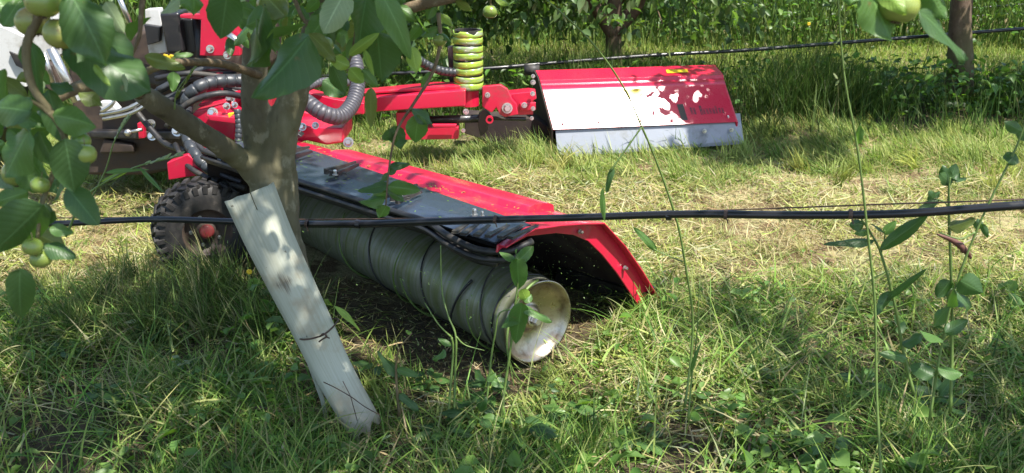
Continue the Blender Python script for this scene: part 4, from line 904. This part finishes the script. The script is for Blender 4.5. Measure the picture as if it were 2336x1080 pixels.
crown_mesh('shade_bough', (1.86, 4.42, 1.62), (.50, .46, .2), 78, 24, .07, bpy.data.objects[[o.name for o in scn.objects if o.get('label','').startswith('leaning brown')][0]], TC_, [3, 3, 2, 1], 1.1, 77, spread=.09)  # unseen foliage added to throw dappled shade on the far hood's right
crown_mesh('shade_bough', (1.42, 4.36, 1.60), (.30, .30, .15), 9, 9, .07, bpy.data.objects[[o.name for o in scn.objects if o.get('label','').startswith('leaning brown')][0]], TC_, [3, 3, 2, 1], 1.1, 78, spread=.07)  # sparser unseen foliage added to carry the dapple further left
far_tree(820, 205, 6.0, 'dense apple tree of the far row behind the red arm', 23, (.1, .35, 1.1), (1.3, 1.0, 1.0), .25, 190, [], .06)
far_tree(130, 215, 6.1, 'apple tree of the far row behind the tractor', 24, (0, .1, 1.4), (1.2, .9, 1.0), .35, 110, [], .07)
far_tree(2900, 215, 6.6, 'apple tree of the far row beyond the right edge', 25, (0, -.45, 1.7), (1.3, 1.0, .9), .85, 160, [], .07)
# third row, ten metres off
for i, (x, lab) in enumerate(((-5.2, 'far-off apple tree at the left behind the tractor'), (-2.9, 'far-off apple tree left of the banded sleeve'), (-.7, 'far-off apple tree behind the banded sleeve'), (1.5, 'far-off apple tree behind the far hood'), (3.7, 'far-off apple tree left of the leaning trunk'), (5.9, 'far-off apple tree at the right edge'))):
    y = 9.9+.12*x; t = empty('apple_tree', (x, y, 0), lab, 'tree', 'apple trees of the third row'); b = MB()
    trunk_tube(b, [Vector((x, y, -.1)), Vector((x, y, .8)), Vector((x+.05, y, 1.9))], [.08, .07, .04], 12, 6, i, .1); b.build('trunk', M['bark_dark'], t, smooth=True)
    crown_mesh('crown', (x, y+.1, 1.10), (1.3, .8, 1.0), 190, 26, .085, t, TC_, [3, 3, 2, 1.5], .28, 40+i, spread=.16)
# ================================================================== trunk guard board
gd = MB(); nu, nv = 9, 26; Yb = 2.10
mid = [D(569, 440, 2.14), D(612, 540, 2.13), D(660, 640, 2.12), D(712, 745, 2.11), D(762, 850, 2.10), D(838, 985, 2.055)]
def wpx(t): return lerp(60, 44, t)
Pm = spline(mid, 5); Nn = len(Pm); vs = []; uvd = {}
for i, p in enumerate(Pm):
    t = i/(Nn-1); d = (Pm[min(i+1, Nn-1)]-Pm[max(0, i-1)]).normalized(); vw = (p-Vector((0, 0, CH))).normalized(); s = d.cross(vw).normalized()
    if s.x < 0: s = -s
    n = s.cross(d); n = n if n.y < 0 else -n
    for j in range(nu):
        u = j/(nu-1)*2-1; hw = wpx(t)*mpp(p.y)
        off = d*(.0015*math.sin(j*2.1))*(1 if i == 0 else 0)+d*(.012*math.sin(j*1.9)-.01*u)*(1 if i == Nn-1 else 0)
        q_ = p+s*(u*hw)+n*(-.018*u*u+.003*math.sin(3*u+5*t))+off
        vs.append(q_); uvd[i*nu+j] = (j/(nu-1), 1-t)
fs = [(i*nu+j, i*nu+j+1, (i+1)*nu+j+1, (i+1)*nu+j) for i in range(Nn-1) for j in range(nu-1) if not (j == 4 and i < 3)]
# split at the top: duplicate a wedge-shaped crack by parting the column there
for i in range(3):
    k = i*nu+4; vs[k+1] = vs[k].lerp(vs[k+1], .10+.02*i) if i else vs[k].lerp(vs[k+1], .22)
fs += [(i*nu+4, i*nu+5, (i+1)*nu+5, (i+1)*nu+4) for i in range(2, 3)]
guard = empty('trunk_guard', D(840, 985, 2.05), 'weathered pale board tied with wire to the leaning trunk of the nearest tree', 'trunk guard')
b = MB().add(vs, fs); o = b.build('board', M['board'], guard, smooth=True, solid=.004)
uvl = o.data.uv_layers.new(name='UVMap')
for lp_ in o.data.loops: uvl.data[lp_.index].uv = uvd[lp_.vertex_index]
b = MB(); gv = []; uvd2 = {}
for i, (xa, ya, xb, yb) in enumerate(((672, 745, 690, 750), (690, 800, 708, 802), (712, 860, 724, 860), (732, 915, 740, 915), (742, 965, 748, 962))):
    gv += [D(xa, ya, 2.14), D(xb, yb, 2.15)]; uvd2[2*i] = (.1, .5-i*.1); uvd2[2*i+1] = (.3, .5-i*.1)
b.add(gv, [(2*i, 2*i+1, 2*i+3, 2*i+2) for i in range(4)]); o = b.build('split_strip', M['board'], guard, smooth=True, solid=.003)
uvl = o.data.uv_layers.new(name='UVMap')
for lp_ in o.data.loops: uvl.data[lp_.index].uv = uvd2[lp_.vertex_index]
b = MB()
wp = [D(672, 768, 2.15), D(690, 775, 2.092), D(715, 772, 2.084), D(738, 764, 2.082), D(756, 750, 2.088), D(768, 736, 2.105), D(770, 728, 2.2), D(735, 730, 2.30), D(690, 745, 2.28), D(668, 760, 2.2), D(672, 768, 2.15)]
b.tube(spline(wp, 6), .0022, 6); b.tube(spline([D(730, 768, 2.078), D(738, 762, 2.070), D(745, 768, 2.068), D(736, 774, 2.072), D(728, 780, 2.076)], 6), .0025, 6); b.tube([D(742, 768, 2.07), D(752, 772, 2.066)], .0018, 5)
b.build('tie_wire', M['wire'], guard, smooth=True)
b = MB(); b.tube(spline([D(738, 872, 2.03), D(765, 885, 2.035), D(800, 905, 2.02), D(832, 928, 2.02), D(868, 948, 2.0)], 6), .0013, 5); b.tube([D(782, 870, 2.04), D(800, 905, 2.02), D(815, 960, 2.02)], .001, 5)
b.build('dead_stem', M['wire'], guard, smooth=True)
# ================================================================== irrigation pipes and wires
def line(name, pts, r, mat, label, cat, grp=None, sub=10):
    o = MB().tube(spline(pts, sub), r, 12).build(name, mat, None, smooth=True); return tag(o, label, cat, grp)
line('drip_pipe', [D(-700, 540, 2.75), D(-200, 515, 2.62), D(120, 511, 2.52), D(335, 501, 2.48), D(540, 506, 2.42), D(690, 511, 2.38), D(850, 510, 2.30), D(1050, 503, 2.2), D(1300, 497, 2.08), D(1560, 489, 1.95), D(1800, 491, 1.86), D(2050, 488, 1.78), D(2336, 468, 1.70), D(2800, 440, 1.6)], .0085, M['pipe'],
     'thick black drip pipe running across the picture past the near trunk', 'drip pipe')
line('trellis_wire', [D(-700, 522, 2.76), D(120, 498, 2.53), D(690, 501, 2.39), D(1200, 494, 2.13), D(1700, 478, 1.93), D(2000, 467, 1.81), D(2336, 455, 1.71), D(2800, 430, 1.6)], .0016, M['wire'], 'thin rusty wire just above the near drip pipe', 'wire')
line('trellis_wire', [D(690, 519, 2.39), D(850, 518, 2.31), D(1000, 513, 2.22), D(1200, 506, 2.12)], .0018, M['pipe'], 'thin black line clipped under the near drip pipe', 'wire')
for px_, py_, Y_, lb in ((812, 511, 2.32, 'small clip on the near drip pipe just right of the trunk'), (1520, 491, 1.97, 'small clip on the near drip pipe beside the bending grass stalk')):
    b = MB(); b.lathe(D(px_, py_, Y_), (1, -.3, 0), [(0, .009), (0, .0115), (.012, .0115), (.012, .009)], 12); tag(b.build('pipe_clip', M['pipe'], None), lb, 'clip')
PP = [(700, 511, 2.37), (1130, 501, 2.15), (1940, 489, 1.81), (1655, 490, 1.91)]
for (x, y, Y_), lb in zip(PP, ('dirty tie round the near drip pipe beside the trunk', 'dirty tie round the near drip pipe above the drum end', 'dirty tie round the near drip pipe behind the forked leafy plant', 'dirty tie round the near drip pipe over the sunlit straw')):
    b = MB(); c_ = D(x, y, Y_); b.lathe(c_, (1, -.25, 0), [(-.004, .0088), (-.003, .0102), (.003, .0102), (.004, .0088)], 10); b.tube([c_+Vector((0, -.009, -.004)), c_+Vector((.004, -.012, -.016))], .0014, 5)
    tag(b.build('pipe_tie', M['wire'], None), lb, 'tie')
line('drip_pipe', [D(-300, 215, 5.3), D(900, 168, 5.55), D(1120, 156, 5.6), D(1250, 145, 5.7), D(1500, 126, 5.8), D(1700, 115, 5.9), D(2000, 92, 6.1), D(2336, 66, 6.3), D(3000, 20, 6.8)], .011, M['pipe'], 'black drip pipe sagging along the far row behind the red hood', 'drip pipe')
line('trellis_wire', [D(-300, 90, 9.2), D(1000, 70, 9.3), D(1700, 60, 9.4), D(2000, 36, 9.5), D(2336, 10, 9.6), D(3000, -40, 9.8)], .009, M['pipe'], 'upper dark line crossing the third row', 'wire')
line('trellis_wire', [D(-300, 100, 9.2), D(1000, 82, 9.3), D(1700, 72, 9.4), D(1950, 52, 9.5), D(2336, 30, 9.6), D(3000, -20, 9.8)], .007, M['pipe'], 'lower dark line crossing the third row', 'wire')
# ================================================================== single weeds and stalks
def weed(name, label, cat, stems, lv, flowers=(), sm='stem_g', grp=None):
    x0, y0, Y0 = stems[0][0][0]; t = empty(name, D(x0, y0, Y0), label, cat, grp)
    b = MB()
    for pts, r0, r1 in stems:
        P = spline([D(*p) for p in pts], 6); b.tube(P, [r_*1.15*(1+.12*math.sin(i*1.9)) for i, r_ in enumerate(np.linspace(r0, r1, len(P)))], 6)
    b.build('stem', M[sm], t, smooth=True)
    if lv:
        b = MB()
        for r_ in lv: pxleaf(b, *r_)
        build_leaves(b, t, 'leaves')
    for (x, y, Y, rr) in flowers:
        f = MB()
        for k in range(7):
            a = k*.9; f.sphere(D(x, y, Y)+Vector((rr*.6*math.cos(a), -rr*.2, rr*.6*math.sin(a))), rr*.5, 6, 5, (1, .3, 1))
        f.build('flower', M['petal'], t, smooth=True)
    return t
weed('nettle_weed', 'broad-leaved weed growing in front of the drum\'s dished end', 'weed', [([(1142, 960, 2.18), (1152, 880, 2.2), (1164, 800, 2.2), (1172, 720, 2.2), (1182, 640, 2.2), (1180, 590, 2.2)], .0035, .0018)],
 [(1179,600,1216,562,28,2.19,1),(1178,598,1140,572,16,2.2,1),(1182,604,1176,568,20,2.21,0),(1180,592,1182,666,42,2.18,1),(1190,690,1178,792,44,2.18,1),(1188,700,1264,722,24,2.19,1),(1186,706,1144,748,34,2.2,1),(1196,690,1212,670,20,2.2,1),(1190,660,1205,690,26,2.2,2),(1150,885,1120,860,18,2.2,1)])
weed('wild_plant', 'pair of bright green stalks standing just left of the drum end', 'weed', [([(1022, 960, 2.15), (1028, 880, 2.18), (1034, 800, 2.2), (1030, 770, 2.2)], .003, .0025), ([(1036, 955, 2.16), (1038, 860, 2.19), (1040, 770, 2.2), (1022, 720, 2.22), (1008, 660, 2.26), (1005, 560, 2.28)], .003, .0012), ([(1040, 768, 2.2), (1062, 788, 2.2), (1105, 800, 2.2)], .002, .001), ([(1030, 770, 2.2), (1000, 740, 2.2), (968, 690, 2.22)], .0022, .001)],
 [(1015,800,985,820,24,2.18,1),(1030,790,1000,770,14,2.19,1)])
weed('wild_plant', 'thin stem with small leaves between the two green stalks and the nettle', 'weed', [([(1100, 980, 2.16), (1112, 900, 2.18), (1120, 820, 2.2), (1130, 760, 2.2), (1140, 715, 2.2), (1175, 705, 2.2)], .003, .0015)],
 [(1106,868,1086,842,22,2.18,1),(1110,870,1128,850,18,2.18,1),(1108,905,1088,940,30,2.15,0)])
weed('dock_plant', 'reddish stalk with pale leaves right of the board foot', 'weed', [([(912, 950, 2.12), (905, 880, 2.14), (904, 830, 2.15), (912, 795, 2.15), (940, 760, 2.15)], .004, .0012)],
 [(905,842,955,858,20,2.14,1),(915,860,862,800,26,2.15,0),(938,762,925,752,10,2.15,2),(910,900,960,930,24,2.12,0)], sm='stem_r')
weed('tall_grass_stalk', 'long bending grass stalk with two blades right of the red hood end', 'grass stalk',
 [([(1562, 930, 2.05), (1576, 820, 2.08), (1580, 720, 2.08), (1566, 620, 2.06), (1548, 520, 2.04), (1520, 430, 2.02), (1490, 350, 2.0), (1464, 290, 1.98), (1420, 195, 1.95), (1345, 92, 1.9), (1236, -10, 1.85)], .0028, .0014), ([(1558, 598, 2.06), (1520, 582, 2.06), (1490, 568, 2.06)], .0014, .001), ([(1464, 290, 1.98), (1425, 345, 1.98), (1392, 392, 1.98)], .0014, .002)],
 [(1500,574,1454,522,17,2.06,1),(1398,382,1378,440,15,1.98,0),(1376,430,1384,508,14,1.98,1)])
weed('tall_grass_stalk', 'very tall thin seeding stalk crossing the pipe right of centre', 'grass stalk', [([(2012, 1120, 1.55), (2000, 900, 1.6), (1996, 700, 1.62), (1980, 540, 1.62), (1958, 350, 1.62), (1930, 200, 1.62), (1918, 90, 1.62), (1910, -30, 1.62)], .0026, .0012)],
 [(1958,330,1962,285,16,1.62,1)]+[(1918+12*math.sin(k),20+k*16,1915+(12 if k%2 else -8)+12*math.sin(k),6+k*16,5,1.62,4) for k in range(12)])
weed('tall_grass_stalk', 'short straight green stalk beside the bending one', 'grass stalk', [([(1570, 960, 1.98), (1578, 860, 2.0), (1590, 760, 2.0), (1596, 640, 2.0)], .0022, .001)], [(1575,850,1592,790,9,2.0,1)])
weed('willowherb', 'leafy plant with a Y fork under the pipe at right', 'weed', [([(2085, 900, 1.85), (2060, 800, 1.86), (2040, 690, 1.86), (2010, 580, 1.86), (1985, 530, 1.86), (1965, 500, 1.86)], .0034, .0016), ([(2010, 578, 1.86), (2018, 545, 1.86), (2018, 525, 1.86)], .0018, .001)],
 [(1998,545,1886,542,26,1.85,0),(2008,570,2118,490,30,1.85,0),(2016,535,2000,500,24,1.86,0),(2018,535,2038,505,22,1.86,1),(1972,512,1938,512,26,1.86,0),(1968,502,1965,478,18,1.86,1),(1985,530,1955,530,16,1.86,1),(2030,665,2000,720,24,1.84,0),(2015,690,2115,606,16,1.84,0),(2060,790,2100,760,30,1.84,0),(2070,820,2020,800,26,1.85,1)])
weed('willowherb', 'tall upright stem with a dark leafy top crossing the pipe at right', 'weed', [([(2168, 940, 1.80), (2172, 780, 1.82), (2170, 640, 1.82), (2165, 500, 1.82), (2165, 425, 1.82), (2168, 405, 1.82)], .0034, .0018), ([(2165, 500, 1.82), (2158, 465, 1.82), (2130, 455, 1.82), (2110, 462, 1.82)], .0016, .001)],
 [(2170,420,2145,395,26,1.82,0),(2168,415,2182,375,24,1.82,0),(2165,425,2150,385,26,1.82,0),(2172,410,2205,408,18,1.82,0),(2170,405,2190,395,22,1.82,0),(2132,456,2122,440,22,1.82,0),(2140,456,2100,485,20,1.82,0),(2130,452,2142,436,14,1.82,0),(2165,520,2225,500,34,1.81,4),(2225,505,2245,520,22,1.81,0),(2168,640,2140,680,36,1.8,0),(2168,660,2230,690,70,1.79,0),(2170,700,2120,740,40,1.8,1)])
weed('willowherb', 'slanting stem with a curled grey-green leaf at the right edge', 'weed', [([(2120, 960, 1.70), (2150, 780, 1.72), (2185, 640, 1.72), (2235, 510, 1.72), (2290, 395, 1.72), (2325, 320, 1.72), (2350, 240, 1.72)], .0026, .0018), ([(2225, 530, 1.72), (2190, 545, 1.72), (2140, 530, 1.72)], .0018, .001)],
 [(2318,350,2300,372,34,1.72,0),(2325,320,2345,290,30,1.72,0),(2330,300,2300,282,24,1.72,0),(2240,510,2252,545,14,1.72,0),(2190,640,2240,668,52,1.71,0),(2180,660,2150,700,40,1.71,0),(2150,780,2100,745,34,1.7,1),(2155,760,2210,730,30,1.7,0),(2130,860,2080,830,40,1.7,0),(2140,840,2200,850,36,1.7,1)])
b = MB()
for q_ in (((2138,535),(2175,550),(2205,575),(2215,590)), ((2160,545),(2190,558),(2200,575))):
    b.tube(spline([D(x, y, 1.73) for x, y in q_], 5), [.002+.004*math.sin(3.14*k/15*(15/ (15))) if k < 15 else .002 for k in range((len(q_)-1)*5+1)], 6)
tag(b.build('dry_leaf', M['dry'], None, smooth=True), 'curled dark red dead leaf caught on a stem at right', 'dead leaf')
weed('seed_grass', 'pale seeding grass arching in front of the small wheel', 'grass stalk', [([(150, 540, 2.2), (190, 455, 2.2), (250, 410, 2.2), (320, 378, 2.2), (418, 355, 2.2)], .003, .0012), ([(200, 470, 2.2), (240, 390, 2.2), (262, 320, 2.2), (300, 262, 2.2)], .002, .001)],
 [(230,415,300,385,10,2.2,2),(240,395,330,382,10,2.2,1),(320,380,372,440,10,2.2,1)]+[(330+k*11,376-k*3,345+k*11,366-k*3,6,2.2,3) for k in range(8)]+[(262+k*5,318-k*9,266+k*5,304-k*9,6,2.2,3) for k in range(6)])
weed('seed_grass', 'drooping green seed head hanging before the black hoses', 'grass stalk', [([(398, 250, 2.0), (402, 215, 2.0), (420, 185, 2.0), (450, 150, 2.0)], .0016, .001)], [(400+k*5,225-k*8,408+k*5,210-k*8,6,2.0,4) for k in range(9)])
weed('grass_blade_clump', 'fresh green blade hanging over the right edge of the board', 'grass stalk', [([(762, 700, 2.08), (775, 705, 2.07), (790, 722, 2.06)], .002, .002)], [(762,698,832,750,15,2.06,2)])
weed('buttercup', 'yellow flower in the shade left of the board', 'flower', [([(570, 700, 2.6), (568, 650, 2.6), (569, 622, 2.6)], .0015, .001)], [(568,660,590,650,14,2.6,1)], flowers=((569, 620, 2.6, .008),))
weed('buttercup', 'yellow flower on the twig above the black hoses', 'flower', [([(360, 150, 1.6), (372, 140, 1.6), (385, 134, 1.6)], .0015, .001)], [(380,140,410,115,14,1.6,4)], flowers=((378, 132, 1.6, .006), (392, 133, 1.6, .006)))
weed('buttercup', 'yellow flower high in the meadow right of the far hood', 'flower', [([(1845, 120, 7.5), (1848, 85, 7.5), (1845, 58, 7.5)], .004, .003)], [], flowers=((1845, 55, 7.5, .013),))
# broad rosettes in the foreground
def rosette(px_, py_, label, n, lo, hi, kinds, up=.5, name='leafy_weed'):
    p = G(px_, py_, 0); p.z = float(gz(p.x, p.y)); t = empty(name, p, label, 'weed'); b = MB(); sb = MB()
    for k in range(n):
        a = k*2.4+float(rng.uniform(-.4, .4)); L = float(rng.uniform(lo, hi)); e = float(rng.uniform(.1, up*1.6)); d = Vector((math.cos(a)*math.cos(e), math.sin(a)*math.cos(e), math.sin(e)))
        st_ = p+Vector((0, 0, .01)); q0 = st_+d*L*.6+Vector((0, 0, .02)); sb.tube([st_, st_+d*L*.3+Vector((0, 0, .015)), q0], [.0018, .0015, .0012], 5)
        q1 = q0+Vector((d.x, d.y, d.z*.2-.25*float(rng.uniform(0, 1)))).normalized()*L
        leafmesh(b, q0, q1, L*float(rng.uniform(.42, .62)), (Vector((0, -.3, 1))+Vector(rng.normal(0, .25, 3))).normalized(), int(rng.choice(kinds)), curl=.15, ph=a, nt=8, nu=4)
    sb.build('stem', M['stem_g'], t, smooth=True); build_leaves(b, t)
    return t
rosette(1085, 975, 'broad leaved weed at bottom centre under the drum', 13, .035, .07, [0, 1, 0], .8)
rosette(1180, 1015, 'largest broad leaved weed at bottom centre, right of the tall-stemmed nettle', 12, .04, .08, [0, 0, 1], .6)
rosette(1010, 1010, 'low leafy weed between the board foot and the centre weeds', 10, .03, .055, [0, 1], .5)
rosette(1120, 905, 'upright leafy weed directly under the drum end', 12, .035, .06, [0, 1], 1.1)
rosette(980, 905, 'leafy weed left of the bright green stalks', 11, .03, .055, [0, 1], .9)
rosette(1300, 960, 'spreading weed right of the centre weeds', 10, .03, .06, [0, 1, 1], .7)
rosette(1620, 950, 'leafy weed behind the bare dark twig', 10, .03, .055, [0, 1], .8)
rosette(1960, 900, 'leafy weed under the forked plant at right', 12, .03, .06, [0, 1], .9)
rosette(240, 930, 'leafy weed low in the bottom left shade', 10, .03, .05, [0, 1], .6)
rosette(420, 860, 'clover-like weed left of the board in the shade', 12, .02, .035, [1, 0, 3], .6)
rosette(1470, 1030, 'leafy weed at the bottom below the bending stalk', 11, .03, .06, [1, 0], .6)
rosette(1870, 1050, 'round leaved weed at the bottom right of centre', 11, .04, .065, [0, 1], .5)
rosette(2130, 960, 'large upright leafy weed at the bottom right', 14, .045, .09, [0, 1, 0], 1.0)
rosette(2080, 1075, 'leafy weed touching the bottom edge at right', 10, .04, .07, [0, 1], .6)
rosette(1720, 870, 'small pale leafy weed in the cut grass at right', 9, .02, .04, [1, 3, 1], .5)
rosette(150, 830, 'leafy weed in the shade at far left', 11, .03, .055, [1, 0, 1], .7)
rosette(330, 760, 'pale leafed weed in the sun patch at left', 9, .025, .045, [1, 3], .7)
rosette(80, 700, 'leafy weed under the hanging apples', 10, .03, .05, [1, 0], .8)
rosette(860, 870, 'grey-green weed right behind the board foot', 9, .03, .05, [0, 1], .8)
rosette(1240, 905, 'small weed with an orange-tipped leaf below the dish', 7, .025, .04, [1, 0], .5)
rosette(640, 1010, 'low weed in the dark grass left of the board foot', 8, .02, .04, [0, 1], .5)
# twigs and windfalls on the ground
for (pts, lab) in ((((1700, 1075), (1712, 990), (1700, 935), (1650, 890)), 'bare dark twig sticking up at the bottom right of centre'), (((2175, 808), (2215, 795), (2250, 785)), 'short grey twig lying in the grass at right'), (((560, 935), (600, 930), (640, 940), (690, 925)), 'reddish root lying in the dark grass left of the board')):
    b = MB(); P = [G(x, y, .012+.03*(i % 2)) for i, (x, y) in enumerate(pts)]; b.tube(spline(P, 5), list(np.linspace(.004, .0018, (len(P)-1)*5+1)), 6, prof=lambda i, th: 1+.15*math.sin(i*2.1)); tag(b.build('twig', M['bark_dark'], None, smooth=True), lab, 'twig')
